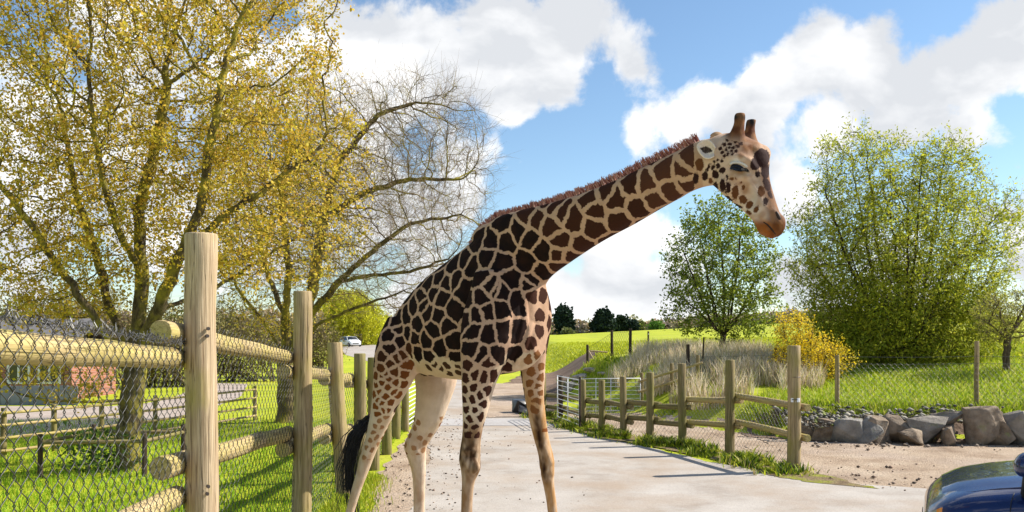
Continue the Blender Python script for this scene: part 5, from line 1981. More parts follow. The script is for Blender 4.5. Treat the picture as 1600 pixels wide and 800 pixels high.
    s.iterations = 7
    dg = bpy.context.evaluated_depsgraph_get()
    out = bpy.data.meshes.new_from_object(o.evaluated_get(dg))
    bpy.data.objects.remove(o)
    out.name = 'giraffe_body'
    return out


# centres of the patches that the photograph shows, by region: (pixel x, pixel y)
SP_BODY = [(745, 380), (727, 405), (737, 415), (707, 417), (711, 437), (684, 437), (697, 441), (747, 431), (724, 452), (772, 452), (677, 458), (668, 448), (689, 465), (729, 473), (754, 467), (707, 486), (659, 464), (661, 478),
           (666, 489), (645, 482), (635, 495), (685, 495), (651, 505), (744, 492), (727, 499), (698, 508), (675, 516), (762, 486), (622, 505), (740, 517), (762, 522), (784, 351), (809, 360), (767, 376), (760, 402), (828, 376), (846, 392),
           (781, 410), (824, 410), (845, 424), (800, 438), (829, 443), (781, 482), (805, 470), (787, 519), (807, 523), (708, 534), (647, 529), (666, 532), (686, 546), (652, 551), (672, 560), (636, 522), (625, 534), (623, 514), (610, 526),
           (712, 560), (791, 377), (736, 546), (752, 555), (774, 557), (802, 550), (830, 441), (770, 451), (785, 456)]
SP_NECK = [(838, 343), (822, 336), (860, 354), (875, 331), (875, 378), (874, 400), (921, 314), (927, 326), (896, 344), (926, 357), (911, 385), (962, 312), (967, 345), (986, 290), (996, 325), (1010, 289), (1020, 311),
           (1046, 296), (1036, 270), (1077, 250), (1067, 270), (1072, 287), (872, 417), (868, 322), (945, 298), (890, 402)]
SP_THIGH = [(639, 547), (609, 545), (620, 560), (629, 556), (635, 572), (609, 568), (600, 557), (616, 582), (630, 584), (597, 578), (606, 592), (619, 599), (629, 600), (596, 597), (589, 602), (607, 606), (615, 612), (592, 612),
            (601, 620), (610, 630), (622, 617), (597, 630), (590, 625), (587, 636), (599, 641), (590, 647), (606, 640), (585, 617), (596, 590), (602, 585), (588, 590)]
SP_SHIN = [(594, 657), (586, 665), (583, 676), (595, 668), (579, 688), (588, 683), (573, 700), (581, 703), (569, 715), (575, 722), (563, 730), (603, 652), (560, 742), (591, 694),
           (640, 680), (634, 694), (646, 700), (652, 712), (661, 703), (657, 722), (645, 716), (664, 692), (656, 684), (649, 735), (654, 748), (672, 680), (648, 668), (690, 652), (653, 660)]
SP_LEG = [(730, 573), (740, 587), (757, 590), (765, 565), (739, 607), (749, 618), (726, 612), (742, 640), (727, 638), (749, 652), (762, 611), (735, 657), (739, 667), (729, 666), (733, 679), (745, 681), (754, 632), (738, 624), (768, 588), (728, 590), (725, 625),
          (844, 494), (843, 518), (830, 537), (848, 462), (833, 463), (838, 557), (845, 575), (832, 580), (841, 604), (832, 615), (839, 626), (829, 601), (835, 640), (845, 590), (828, 562), (843, 613)]
SP_BELLY = [(697, 571), (689, 576), (717, 582), (703, 584), (670, 575), (715, 572), (680, 570)]
SP_HEAD = [(1132, 243), (1134, 234), (1129, 238), (1138, 231), (1140, 225), (1146, 231), (1152, 228), (1143, 236), (1131, 226), (1144, 241), (1138, 241), (1150, 221), (1145, 217), (1137, 218), (1126, 232), (1157, 224), (1150, 236)]
# single marks of the face: x, y, half width, half height, turn in degrees, tone
HEAD_MARKS = [(1093, 257, 6, 9, 0, 1), (1087, 279, 4.5, 8, 10, 0), (1102, 274, 3.5, 8.5, 6, 0), (1107, 262, 2, 6.5, 25, 0), (1114, 261, 3, 5, 20, 0), (1122, 259, 3, 4, 35, 0), (1129, 266, 4.6, 4.6, 0, 0), (1118, 273, 5, 6.2, 0, 0), (1129, 290, 4.2, 10, 0, 0),
              (1118, 291, 3.4, 7, -10, 0), (1138, 293, 3.4, 9, 0, 0), (1149, 300, 4.6, 11, 5, 1), (1139, 311, 6.5, 3.4, 35, 0), (1128, 305, 2, 2.2, 0, 0), (1161, 312, 5, 7, -20, 1), (1153, 322, 7, 3, 20, 0), (1171, 320, 4, 6, 30, 1), (1162, 293, 2.4, 4, 0, 1),
              (1189, 299, 5, 8, 10, 1), (1196, 315, 3.6, 6, 12, 0), (1184, 272, 3, 5, 0, 0), (1143, 279, 3, 2.6, 0, 1), (1136, 277, 1.8, 3.6, -10, 0), (1182, 327, 3.4, 5.5, 30, 1), (1170, 332, 5, 2.6, 40, 1), (1190, 247, 11, 13, 10, 2), (1180, 256, 7, 9, 0, 2), (1196, 266, 6, 13, 0, 2),
              (1198, 288, 4.6, 11, -18, 2), (1157, 285, 2, 2, 0, 1), (1128, 251, 2.4, 2.4, 0, 0), (1121, 250, 2.6, 2.0, 0, 0), (1116, 252, 2, 2.4, 0, 0), (1150, 279, 1.8, 2.2, 0, 1), (1203, 303, 3, 7, -15, 2), (1110, 283, 3, 4, 0, 1), (1134, 300, 1.8, 2.5, 0, 0)]

def build_giraffe():
    me = giraffe_shape()
    n = len(me.vertices)
    co = np.zeros(n * 3, np.float32)
    me.vertices.foreach_get('co', co)
    co = co.reshape(-1, 3).astype(float)
    no = np.zeros(n * 3, np.float32)
    me.vertices.foreach_get('normal', no)
    no = no.reshape(-1, 3)
    # sculpting along the normals: strokes are polylines seen from the animal's right side
    ppx = 800 + F * co[:, 0] / co[:, 1]
    ppy = 525 - F * (co[:, 2] - CAMH) / co[:, 1]

    def stroke(pts, sig, amp, mask=None):
        best = np.full(n, 1e9)
        for (a, b_) in zip(pts[:-1], pts[1:]):
            ax, ay, bx, by = *a, *b_
            l2 = (bx - ax) ** 2 + (by - ay) ** 2 + 1e-6
            t_ = np.clip(((ppx - ax) * (bx - ax) + (ppy - ay) * (by - ay)) / l2, 0, 1)
            best = np.minimum(best, (ppx - ax - t_ * (bx - ax)) ** 2 + (ppy - ay - t_ * (by - ay)) ** 2)
        w_ = amp * np.exp(-best / (2 * sig * sig))
        if mask is not None:
            w_ = w_ * mask
        co[:] += no * w_[:, None]
    hm = (ppx > 1095).astype(float)
    stroke([(1164, 274), (1180, 298), (1193, 322)], 3.5, 0.010, hm)
    stroke([(1158, 292), (1172, 318)], 7, -0.013, hm)
    stroke([(1140, 246), (1155, 243), (1172, 252), (1180, 262)], 3.6, 0.014, hm)
    stroke([(1142, 262), (1154, 270), (1168, 270)], 2.6, -0.008, hm)
    stroke([(1140, 276), (1156, 279), (1172, 275)], 2.4, 0.006, hm)
    stroke([(1128, 288), (1140, 300)], 9, 0.014, hm)
    stroke([(1118, 278), (1112, 262)], 3.5, -0.010, hm)
    stroke([(1192, 346), (1199, 351), (1205, 358), (1211, 367)], 2.0, -0.012, hm)
    stroke([(1200, 346), (1208, 352), (1214, 360)], 2.8, 0.007, hm)
    stroke([(1210, 330), (1212, 342), (1218, 350)], 2.4, 0.010, hm)
    stroke([(1184, 350), (1190, 361)], 4, 0.007, hm)
    stroke([(1180, 334), (1188, 345)], 3, -0.006, hm)
    stroke([(1176, 236), (1188, 262)], 4, -0.007, hm)
    stroke([(1183, 228), (1196, 240), (1198, 254)], 5, 0.010, hm)
    stroke([(1150, 214), (1138, 226), (1128, 236)], 4, -0.006, hm)
    # folds of the breast, shoulder and flank
    for pts_, sg, am in (([(826, 462), (830, 500), (812, 545), (800, 566)], 3.5, -0.022), ([(838, 505), (826, 548), (812, 572)], 3.0, -0.016), ([(818, 500), (808, 540)], 4, 0.014), ([(735, 420), (729, 480), (724, 540)], 4, -0.016),
                         ([(760, 400), (778, 450), (790, 500)], 9, 0.016), ([(800, 430), (806, 470), (798, 520)], 6, -0.014), ([(655, 540), (648, 570), (655, 590)], 4, -0.012), ([(612, 575), (625, 605), (618, 640)], 5, -0.010),
                         ([(729, 704), (741, 703)], 3, 0.012), ([(728, 722), (736, 741), (745, 730)], 3, 0.012), ([(724, 712), (742, 714)], 2.2, -0.008), ([(850, 700), (860, 722)], 3.5, 0.012), ([(846, 735), (860, 745)], 3, -0.008),
                         ([(640, 690), (650, 705)], 4, 0.010), ([(575, 700), (570, 716)], 3, 0.008), ([(860, 410), (960, 352), (1060, 302)], 7, 0.010), ([(850, 380), (960, 325), (1060, 278)], 7, -0.008)):
        stroke(pts_, sg, am, (ppx < 1095).astype(float))
    me.vertices.foreach_set('co', co.astype(np.float32).ravel())
    me.update()
    me.vertices.foreach_get('normal', no.ravel()) if False else None
    bvh = BVHTree.FromPolygons([Vector(v) for v in co], [tuple(p.vertices) for p in me.polygons])
    eye = Vector((0, 0, CAMH))
    seeds = []

    def cast(x, y):
        hit = bvh.ray_cast(eye, (P(x, y, 7.0) - eye).normalized(), 30)
        return hit[0]
    DARK, BROWN, ORANGE, FAINT = (0.010, 0.005, 0.0045), (0.042, 0.014, 0.008), (0.20, 0.065, 0.015), (0.36, 0.19, 0.09)
    for rows, rmax, gap, col in ((SP_BODY, 0.19, 0.026, DARK), (SP_NECK, 0.17, 0.036, BROWN), (SP_THIGH, 0.075, 0.024, None), (SP_SHIN, 0.03, 0.02, FAINT), (SP_LEG, 0.07, 0.028, BROWN), (SP_BELLY, 0.042, 0.03, (0.06, 0.028, 0.014)),
                                 (SP_HEAD, 0.018, 0.007, (0.035, 0.013, 0.009))):
        for (x, y) in rows:
            h = cast(x, y)
            if h is None:
                continue
            c, r_ = col, rmax
            if col is None:
                t = min(1, max(0, (y - 545) / 70))
                t = max(t, min(1, max(0, (x - 600) / 40)) * min(1, max(0, (y - 540) / 30)))
                c = tuple(a * (1 - t) + b * t for a, b in zip(DARK, ORANGE))
                r_ = 0.085 - 0.045 * min(1, max(0, (y - 560) / 80))
            if rows is SP_LEG and x > 820 and y > 540:
                c = (0.22, 0.09, 0.03)
                r_ = 0.055
            if rows is SP_LEG and y > 600:
                r_ = 0.05
            if rows is SP_HEAD and y < 255 and x > 1125:
                r_ = 0.018
            if rows is SP_NECK and x > 1000:
                c = (0.075, 0.028, 0.016)
            seeds.append((h, r_, gap, c))
    S = np.array([list(s[0]) for s in seeds])
    # regions for the side nobody sees: fill with random patches
    z, y, x = co[:, 2], co[:, 1], co[:, 0]
    px = 800 + F * x / y
    py = 525 - F * (z - CAMH) / y
    r = np.random.default_rng(4)
    is_head = (px > 1098)
    is_neck = (px > 850) & ~is_head
    spacing = np.where(is_head, 0.075, np.where(is_neck, 0.17, np.clip(0.06 + 0.11 * (z - 1.1) / 0.7, 0.055, 0.165)))
    order = r.permutation(n)
    S_list = [s for s in S]
    vis = np.zeros(n, bool)
    view = co - np.array([0, 0, CAMH])
    facing = (no * view).sum(1) < 0
    sub = order[:9000]
    added = []
    for i in sub:
        if z[i] < 0.75 or is_head[i] or px[i] > 1088:
            continue
        d = np.linalg.norm(np.array(S_list) - co[i], axis=1).min()
        lim = spacing[i] * (1.35 if facing[i] else 1.0)
        if facing[i] and (py[i] > 560 or is_head[i]):
            continue
        if d > lim:
            S_list.append(co[i])
            added.append((Vector(co[i]), spacing[i] * 0.8, 0.03 if z[i] > 1.5 else 0.025, DARK if z[i] > 1.7 and not is_neck[i] and not is_head[i] else BROWN if z[i] > 1.2 else ORANGE))
    seeds += added
    S = np.array([list(s[0]) for s in seeds])
    SR = np.array([s[1] for s in seeds])
    SG = np.array([s[2] for s in seeds])
    SCc = np.array([s[3] for s in seeds])
    warp = np.array([(mnoise.noise(Vector(c) * 13), mnoise.noise(Vector(c) * 13 + Vector((7, 0, 0))), mnoise.noise(Vector(c) * 13 + Vector((0, 9, 0)))) for c in co]) * 0.016
    warp += np.array([(mnoise.noise(Vector(c) * 34), mnoise.noise(Vector(c) * 34 + Vector((7, 0, 0))), mnoise.noise(Vector(c) * 34 + Vector((0, 9, 0)))) for c in co]) * 0.010
    warp *= np.where(is_head, 0.4, 1.0)[:, None]
    edge = np.zeros(n)
    pc = np.zeros((n, 3))
    for a in range(0, n, 8000):
        q = co[a:a + 8000] + warp[a:a + 8000]
        D = np.linalg.norm(q[:, None] - S[None], axis=2)
        idx = np.argpartition(D, 4, axis=1)[:, :4]
        dd = np.take_along_axis(D, idx, 1)
        so = dd.argsort(1)
        idx = np.take_along_axis(idx, so, 1)
        dd = np.take_along_axis(dd, so, 1)
        best = np.full(len(q), 9.0)
        for k in (1, 2, 3):
            L = np.linalg.norm(S[idx[:, 0]] - S[idx[:, k]], axis=1) + 1e-6
            b = (dd[:, k] ** 2 - dd[:, 0] ** 2) / (2 * L)
            best = np.minimum(best, b)
        e = np.minimum(best - SG[idx[:, 0]] / 2, SR[idx[:, 0]] - dd[:, 0])
        edge[a:a + 8000] = e
        pc[a:a + 8000] = SCc[idx[:, 0]]
    # face marks: drawn through the head from side to side, as on the living animal both cheeks match
    hv = np.where(px > 1082)[0]
    hw = np.array([(mnoise.noise(Vector(co[i]) * 30), mnoise.noise(Vector(co[i]) * 30 + Vector((5, 5, 0)))) for i in hv]) * 1.5
    qx, qy = px[hv] + hw[:, 0], py[hv] + hw[:, 1]
    best = np.where((px[hv] > 1120) & (py[hv] < 252) & (px[hv] < 1162), edge[hv], np.where(px[hv] < 1084, edge[hv], -0.05))
    tones = np.array([(0.022, 0.009, 0.008), (0.12, 0.045, 0.016), (0.030, 0.013, 0.012)])
    for (mx, my, rx, ry, tw_, tn) in HEAD_MARKS:
        a_ = math.radians(tw_)
        rx, ry = rx * 1.2, ry * 1.15
        u = (qx - mx) * math.cos(a_) + (qy - my) * math.sin(a_)
        v_ = -(qx - mx) * math.sin(a_) + (qy - my) * math.cos(a_)
        e = (1 - np.sqrt((u / rx) ** 2 + (v_ / ry) ** 2)) * min(rx, ry) * 6.1 / F
        k_ = e > best
        best = np.where(k_, e, best)
        pc[hv[k_]] = tones[tn]
    edge[hv] = best
    # plain parts of the coat: inside of the legs, belly line, cannon bones, muzzle
    ab = np.zeros((n, 3)) + np.array([0.50, 0.315, 0.21])
    cream = np.array([0.66, 0.53, 0.40])
    tl = sm(1.95, 1.25, z)[:, None] if False else (1 - sm(1.2, 1.9, z))[:, None]
    ab = ab * (1 - tl) + cream * tl
    belly = ((no[:, 2] < -0.35) & (z < 2.0) & (px < 850)).astype(float)[:, None] * 0.75
    ab = ab * (1 - belly) + np.array([0.66, 0.52, 0.36]) * belly
    hd = is_head.astype(float)[:, None]
    ab = ab * (1 - hd) + np.array([0.60, 0.42, 0.30]) * hd
    # orange muzzle and horns
    mz = (sm(336, 352, py) * is_head)[:, None]
    ab = ab * (1 - mz) + np.array([0.30, 0.092, 0.018]) * mz
    nose_f = (is_head & (px > 1150)) * sm(0, 18, (px - 1183) - (py - 300) * 0.2) * sm(252, 275, py) * 0.75
    ab = ab * (1 - nose_f[:, None]) + np.array([0.10, 0.035, 0.013]) * nose_f[:, None]
    horn = (is_head * (1 - sm(206, 232, py)) * sm(1128, 1140, px))[:, None]
    ab = ab * (1 - horn) + np.array([0.105, 0.036, 0.016]) * horn
    brow = (is_head * np.exp(-(((px - 1170) / 20) ** 2 + ((py - 230) / 15) ** 2)) * np.clip(0.85 + 0.6 * np.array([mnoise.noise(Vector(c) * 25) for c in co]), 0, 1))[:, None]
    ab = ab * (1 - brow) + np.array([0.17, 0.058, 0.019]) * brow
    tip_ = (is_head * (1 - sm(183, 190, py - np.where(px > 1165, 10, 0))))[:, None]
    ab = ab * (1 - tip_) + np.array([0.02, 0.018, 0.018]) * tip_
    lid = (is_head * np.exp(-(((px - 1151) / 9) ** 2 + ((py - 251) / 4.5) ** 2)))[:, None]
    ab = ab * (1 - lid) + np.array([0.75, 0.68, 0.60]) * lid
    grey = (is_head * np.exp(-(((px - 1180) / 10) ** 2 + ((py - 318) / 20) ** 2)))[:, None] * 0.6
    ab = ab * (1 - grey) + np.array([0.5, 0.46, 0.43]) * grey
    hn = np.array([mnoise.noise(Vector(c) * 22) for c in co])
    tan_ = (is_head * np.clip(0.15 + 1.2 * hn, 0, 0.7) * sm(1120, 1160, px))[:, None]
    ab = ab * (1 - tan_) + np.array([0.30, 0.14, 0.06]) * tan_
    jaw = (is_head * np.exp(-(((px - 1160) / 26) ** 2 + ((py - 328) / 12) ** 2)) * 0.6)[:, None]
    ab = ab * (1 - jaw) + np.array([0.66, 0.58, 0.50]) * jaw
    edge = np.where((py > 340) & is_head, -0.05, edge)
    edge = np.where((horn[:, 0] > 0.5) | (tip_[:, 0] > 0.4), -0.05, edge)
    edge = np.where(lid[:, 0] > 0.4, -0.02, edge)
    # knees and cannon bones of the forelegs are brown with tawny smears
    nz = np.array([mnoise.noise(Vector((c[0] * 16, c[1] * 16, c[2] * 5))) + 0.6 * mnoise.noise(Vector((c[0] * 45, c[1] * 45, c[2] * 16))) for c in co])
    near_l = (px > 700) & (px < 790) & (z < 1.4)
    far_l = (px >= 790) & (px < 900) & (z < 1.75)
    tawny = np.array([0.30, 0.17, 0.08])
    kd = near_l * (1 - sm(1.15, 1.35, z)) * np.clip(0.8 + 0.4 * nz, 0, 1)
    ab = ab * (1 - kd[:, None]) + tawny * kd[:, None]
    kk = near_l * np.clip(0.7 + 1.1 * nz, 0, 1) * np.exp(-((z - 0.98) / 0.17) ** 2)
    ab = ab * (1 - kk[:, None]) + np.array([0.05, 0.023, 0.011]) * kk[:, None]
    kd = far_l * (1 - sm(1.35, 1.7, z)) * np.clip(0.75 + 0.5 * nz, 0, 1)
    ab = ab * (1 - kd[:, None]) + np.array([0.42, 0.23, 0.09]) * kd[:, None]
    cx_ = np.interp(py, [600, 640, 680, 722, 760, 800, 850], [834, 837, 842, 848, 855, 860, 865])
    stripe = far_l * np.exp(-((px - cx_) / 6.0) ** 2) * (1 - sm(1.22, 1.38, z)) * sm(0.55, 0.75, z) * np.clip(0.85 + 0.7 * nz, 0, 1)
    ab = ab * (1 - stripe[:, None]) + np.array([0.028, 0.011, 0.006]) * stripe[:, None]
    hl_ = (px < 700) * (1 - sm(0.75, 1.2, z)) * np.clip(0.25 + 0.5 * nz, 0, 0.6)
    ab = ab * (1 - hl_[:, None]) + np.array([0.46, 0.27, 0.14]) * hl_[:, None]
    edge = np.where((z < 1.12) & (px > 700), -0.05, edge)
    edge = np.where((z < 0.78), -0.05, edge)
    # inside of the far hind leg stays plain
    plain = (px > 640) & (px < 720) & (py > 588) & (py < 650)
    edge = np.where(plain, -0.04, edge)
    point_attr(me, 'patch_edge', edge)
    point_attr(me, 'patch_color', pc, 'FLOAT_COLOR')
    point_attr(me, 'coat_color', ab, 'FLOAT_COLOR')

    m, t, b = new_mat('giraffe_coat')
    a1 = N(t, 'ShaderNodeAttribute', attribute_name='patch_edge')
    a2 = N(t, 'ShaderNodeAttribute', attribute_name='patch_color')
    a3 = N(t, 'ShaderNodeAttribute', attribute_name='coat_color')
    v = coords(t)
    ns = noise_node(t, v, 70, 3, 0.6)
    nb = noise_node(t, v, 9, 4)
    w = math_node(t, 'ADD', a1.outputs['Fac'], math_node(t, 'MULTIPLY', math_node(t, 'SUBTRACT', ns, 0.5), 0.022))
    mr = N(t, 'ShaderNodeMapRange', interpolation_type='SMOOTHSTEP')
    t.links.new(w, mr.inputs[0])
    mr.inputs[1].default_value = -0.003
    mr.inputs[2].default_value = 0.005
    coat = mix_rgb(t, ramp(t, nb, [(0.3, (0.4, 0.4, 0.4)), (0.65, (0, 0, 0))]), a3.outputs['Color'], (0.6, 0.5, 0.42), 'MULTIPLY')
    pcol = mix_rgb(t, ramp(t, nb, [(0.4, (0, 0, 0)), (0.8, (0.4, 0.4, 0.4))]), a2.outputs['Color'], (0.05, 0.018, 0.010))
    col = mix_rgb(t, mr.outputs[0], coat, pcol)
    t.links.new(col, b.inputs['Base Color'])
    b.inputs['Roughness'].default_value = 0.75
    b.inputs['Specular IOR Level'].default_value = 0.08
    fur = noise_node(t, v, 240, 3, 0.7)
    fold = noise_node(t, coords(t, (1, 1, 0.45)), 16, 3)
    bump(t, b, math_node(t, 'ADD', math_node(t, 'MULTIPLY', fur, 0.35), fold), 0.35, 0.02)
    me.materials.append(m)
    me.shade_smooth()
    root = empty('giraffe', (0, 8.0, 0), label='tall patched giraffe crossing the road with its neck stretched forward over the yard', cat='giraffe')
    link('body', me, None, root)

    # mane
    r = np.random.default_rng(8)
    line = [(735, 384), (744, 369), (760, 351), (778, 338), (800, 334), (830, 326), (870, 315), (920, 299), (970, 278), (1020, 254), (1060, 236), (1092, 220)]
    deps = [7.86, 7.84, 7.76, 7.68, 7.55, 7.4, 7.2, 6.97, 6.75, 6.54, 6.37, 6.23]
    base = np.array([list(P(a, b_, d)) for (a, b_), d in zip(line, deps)])
    s = np.concatenate([[0], np.cumsum(np.linalg.norm(np.diff(base, axis=0), axis=1))])
    V, T, C = [], [], []
    nh = 2600
    tt = np.sort(r.random(nh)) * s[-1]
    side_v = np.array(LEFT)
    pts = np.stack([np.interp(tt, s, base[:, k]) for k in range(3)], 1)
    tan = np.stack([np.gradient(np.interp(np.clip(tt, 0, s[-1]), s, base[:, k])) for k in range(3)], 1)
    dirs = np.array([list((P(a2_[0], a2_[1], 7) - P(a1_[0], a1_[1], 7)).normalized()) for a1_, a2_ in zip(line[:-1], line[1:])])
    seg = np.clip(np.searchsorted(s, tt) - 1, 0, len(dirs) - 1)
    tdir = dirs[seg]
    nrm = np.stack([-tdir[:, 2], np.zeros(nh), tdir[:, 0]], 1)
    hl = 0.046 * r.uniform(0.7, 1.25, nh) * np.interp(tt / s[-1], [0, 0.06, 0.2, 1], [0.45, 0.8, 0.9, 1.1])
    clump = np.array([mnoise.noise((q * 26, 0, 0)) for q in tt])
    hl *= 1 + 0.35 * clump
    off = side_v[None] * r.normal(0, 0.014, nh)[:, None]
    root_p = pts - nrm * 0.035 + off
    tip_p = pts + nrm * hl[:, None] + tdir * (r.normal(-0.004, 0.012, nh) + 0.02 * clump)[:, None] + off * 0.6 + r.normal(0, 0.004, (nh, 3))
    wdt = tdir * 0.0055
    V = np.stack([root_p - wdt, root_p + wdt, tip_p + wdt * 0.25, tip_p - wdt * 0.25, root_p + side_v * 0.004], 1).reshape(-1, 3)
    o5 = (np.arange(nh) * 5)[:, None]
    mm = mesh_np('mane', V, np.concatenate([o5 + np.array([[0, 1, 2]]), o5 + np.array([[0, 2, 3]]), o5 + np.array([[1, 4, 2]])], 0))
    pal = np.array([(0.38, 0.13, 0.09), (0.48, 0.21, 0.15), (0.24, 0.07, 0.05), (0.56, 0.30, 0.22)])
    k = pal[r.integers(0, 4, nh)] * r.uniform(0.8, 1.2, nh)[:, None]
    face_color(mm, np.concatenate([k, k, k], 0))
    link('mane', mm, M['hair'], root, label='short upright reddish mane')

    # tail: shaft behind the near hind leg and a long black tuft
    mb = MB()
    shaft = [P(608, 535, 8.72), P(600, 565, 8.86), P(594, 605, 8.90), P(583, 640, 8.86), P(574, 660, 8.80)]
    mb.tube([list(p) for p in shaft], [0.05, 0.035, 0.028, 0.026, 0.024], 8)
    mb.build('tail', mat_simple('tail_hide', (0.30, 0.17, 0.10), 0.8), root, True)
    V, Fq, cnt = [], [], 0
    mb = MB()
    main = [(576, 655), (566, 664), (556, 682), (549, 706), (546, 735), (549, 768), (552, 800)]
    for q in range(240):
        sp = r.normal(0, 1)
        wisp = r.random() < 0.16
        endk = r.uniform(0.5, 1.0)
        pp = []
        for j, (a, b_) in enumerate(main):
            t_ = j / 6
            if t_ > endk + 0.17:
                break
            fan = (2 + 7.5 * math.sin(min(1, t_ * 1.5) * math.pi * 0.75))
            dx = sp * fan * (0.55 if not wisp else 0.8)
            if wisp:
                dx -= t_ ** 1.6 * r.uniform(10, 34)
            pp.append(list(P(a + dx + 2.5 * math.sin(j * 1.3 + q), b_ + r.normal(0, 3), 8.72 - 0.10 * t_ + 0.012 * r.normal())))
        if len(pp) > 2:
            mb.tube(pp, [0.006 * (1 - 0.75 * i / len(pp)) for i in range(len(pp))], 3, False)
    mb.build('tail_tuft', M['black_hair'], root, True, label='long black wavy tail tuft')

    # ears
    for (cx, cy, d, s_, nm) in ((1104, 233, 6.02, 1.0, 'near'), (1122, 219, 6.30, 0.7, 'far')):
        v, f = [], []
        nu, nv = 29, 17
        k = d / F
        for i in range(nu):
            t_ = i / (nu - 1)
            wd = 15.5 * math.sin(math.pi * min(1, 0.10 + t_ * 0.90)) ** 0.62 * s_
            for j in range(nv):
                q = j / (nv - 1) * 2 - 1
                # long axis runs from the skull (right) back to the tip (upper left)
                ax = 15 - 32 * t_
                lx = ax * 0.93 - q * wd * 0.16
                ly = -(ax * -0.30) * 1.0 + q * wd
                cup = (1 - q * q) * 0.045 * math.sin(math.pi * min(1, 0.2 + 0.75 * t_)) * s_
                p_ = P(cx + lx * s_, cy + ly - 4 * (1 - t_) * 0, d)
                v.append((p_.x, p_.y + cup * (1 if nm == 'near' else -1), p_.z))
        for i in range(nu - 1):
            for j in range(nv - 1):
                f.append((i * nv + j, i * nv + j + 1, (i + 1) * nv + j + 1, (i + 1) * nv + j))
        em = bpy.data.meshes.new('ear')
        em.from_pydata(v, [], f)
        cols = []
        for i in range(nu):
            for j in range(nv):
                q = abs(j / (nv - 1) * 2 - 1)
                t_ = i / (nu - 1)
                q2 = j / (nv - 1) * 2 - 1
                dark = 1.0 if (abs(q2 + 0.25 - 0.5 * t_) < 0.42 * math.sin(math.pi * min(1, max(0, (t_ - 0.08) / 0.75))) ** 0.6 and 0.08 < t_ < 0.83) else 0.0
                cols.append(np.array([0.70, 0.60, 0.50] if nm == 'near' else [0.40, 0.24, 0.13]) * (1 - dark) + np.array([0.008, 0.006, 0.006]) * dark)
        point_attr(em, 'tint', np.array(cols), 'FLOAT_COLOR')
        eo = link('ear', em, M['ear'], root, True)
        so = eo.modifiers.new('thickness', 'SOLIDIFY')
        so.thickness = 0.012
        ss = eo.modifiers.new('smooth', 'SUBSURF')
        ss.levels = ss.render_levels = 1

    # eyes: dark ball under a pale lid, lashes below
    for (cx, cy, d) in ((1154, 262, None), (1160, 262, 'far')):
        if d is None:
            h = cast(cx, cy)
            c = h + Vector((0, 0.02, 0))
        else:
            c = P(1158, 262, 6.27)
        bm = bmesh.new()
        bmesh.ops.create_uvsphere(bm, u_segments=24, v_segments=14, radius=1)
        for q in bm.verts:
            q.co = c + Vector((q.co.x * 0.050 + q.co.z * -0.006, q.co.y * 0.034, q.co.z * 0.029 - q.co.x * 0.010))
        em = bpy.data.meshes.new('eye')
        bm.to_mesh(em)
        bm.free()
        eo = link('eye', em, M['eye'], root, True)
        sgn = -1 if d is None else 1
        mb = MB()
        top = []
        for j in range(15):
            a = math.pi * (1.0 - j / 14)
            top.append((c.x + 0.056 * math.cos(a), c.y + sgn * 0.020, c.z + 0.010 + 0.024 * math.sin(a) - 0.010 * math.cos(a)))
        mb.tube(top, [0.005] + [0.0095] * 13 + [0.005], 8)
        mb.build('eyelid', M['lid'], eo, True)
        mb = MB()
        rr = np.random.default_rng(3)
        for j in range(46):
            a = -0.055 + 0.11 * j / 45
            p0 = np.array([c.x + a, c.y + sgn * 0.028, c.z - 0.001 - 0.018 * (a / 0.055) * 0.4])
            p1 = p0 + np.array([a * 0.25, sgn * 0.022, -0.022 - 0.012 * rr.random()])
            mb.tube([p0, (p0 + p1) / 2 + np.array([0, sgn * 0.006, 0.002]), p1], [0.004, 0.003, 0.001], 3, False)
        mb.build('lashes', M['black_hair'], eo)
    # nostrils and the line of the mouth
    for (cx, cy, off_) in ((1216, 339, None), (1219, 339, 6.11)):
        h = cast(cx, cy) if off_ is None else P(cx, cy, off_)
        bm = bmesh.new()
        bmesh.ops.create_uvsphere(bm, u_segments=16, v_segments=10, radius=1)
        for q in bm.verts:
            q.co = h + Vector((q.co.x * 0.016 - q.co.z * 0.014, q.co.y * 0.016, q.co.z * 0.040))
        em = bpy.data.meshes.new('nostril')
        bm.to_mesh(em)
        bm.free()
        link('nostril', em, M['nostril'], root, True)
    pts = []
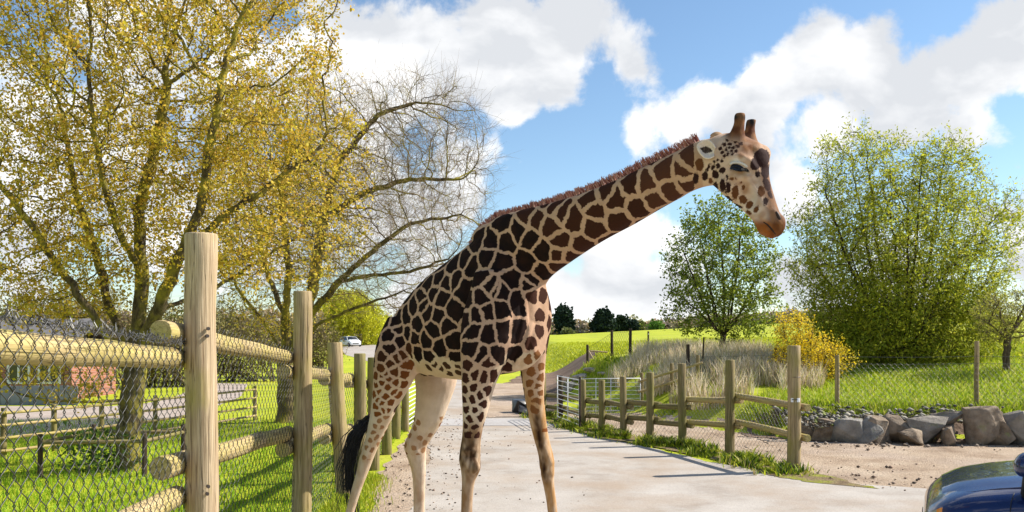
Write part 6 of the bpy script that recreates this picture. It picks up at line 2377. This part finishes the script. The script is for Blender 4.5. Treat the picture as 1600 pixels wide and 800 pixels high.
    for (a, b_) in ((1193, 347), (1199, 351), (1204, 356), (1208, 361), (1212, 366)):
        h = cast(a, b_)
        if h is not None:
            pts.append(list(h + Vector((0, -0.001, 0))))
    mb = MB()
    mb.tube(pts, [0.003] + [0.006] * (len(pts) - 2) + [0.004], 6)
    mb.build('mouth', M['nostril'], root, True)
    # hooves
    for (hx, hy, d, w_) in ((728, 866, 7.54, 12), (868, 850, 8.05, 11), (537, 834, 8.6, 10), (655, 822, 8.95, 11)):
        c = P(hx, hy, d)
        mb = MB()
        w2 = w_ * d / F * 1.12
        for sgn in (-1, 1):
            cc = np.array([c.x + sgn * w2 * 0.46, d, 0])
            mb.tube([cc + [0, 0, c.z + 0.012], cc + [0, -0.02, c.z * 0.5], cc + [sgn * 0.006, -0.035, 0.014]], [w2 * 0.60, w2 * 0.72, w2 * 0.82], 12)
        mb.build('hoof', M['hoof'], root, True)


def giraffe_mats():
    m, t, b = new_mat('mane_hair')
    a = N(t, 'ShaderNodeAttribute', attribute_name='tint')
    t.links.new(a.outputs['Color'], b.inputs['Base Color'])
    b.inputs['Roughness'].default_value = 0.6
    M['hair'] = m
    m, t, b = new_mat('ear_hide')
    a = N(t, 'ShaderNodeAttribute', attribute_name='tint')
    n = noise_node(t, coords(t), 60, 4)
    col = mix_rgb(t, ramp(t, n, [(0.4, (0.25, 0.25, 0.25)), (0.7, (0, 0, 0))]), a.outputs['Color'], (0.3, 0.2, 0.14))
    t.links.new(col, b.inputs['Base Color'])
    M['ear'] = m
    M['black_hair'] = mat_simple('black_hair', (0.010, 0.009, 0.010), 0.4, 0, 0.4)
    M['eye'] = mat_simple('dark_eye', (0.004, 0.003, 0.003), 0.18, 0, 0.3)
    M['lid'] = mat_simple('pale_lid', (0.62, 0.55, 0.48), 0.7)
    M['nostril'] = mat_simple('nostril_skin', (0.03, 0.014, 0.009), 0.6)
    M['hoof'] = mat_simple('hoof_horn', (0.06, 0.045, 0.035), 0.5)


giraffe_mats()
build_giraffe()
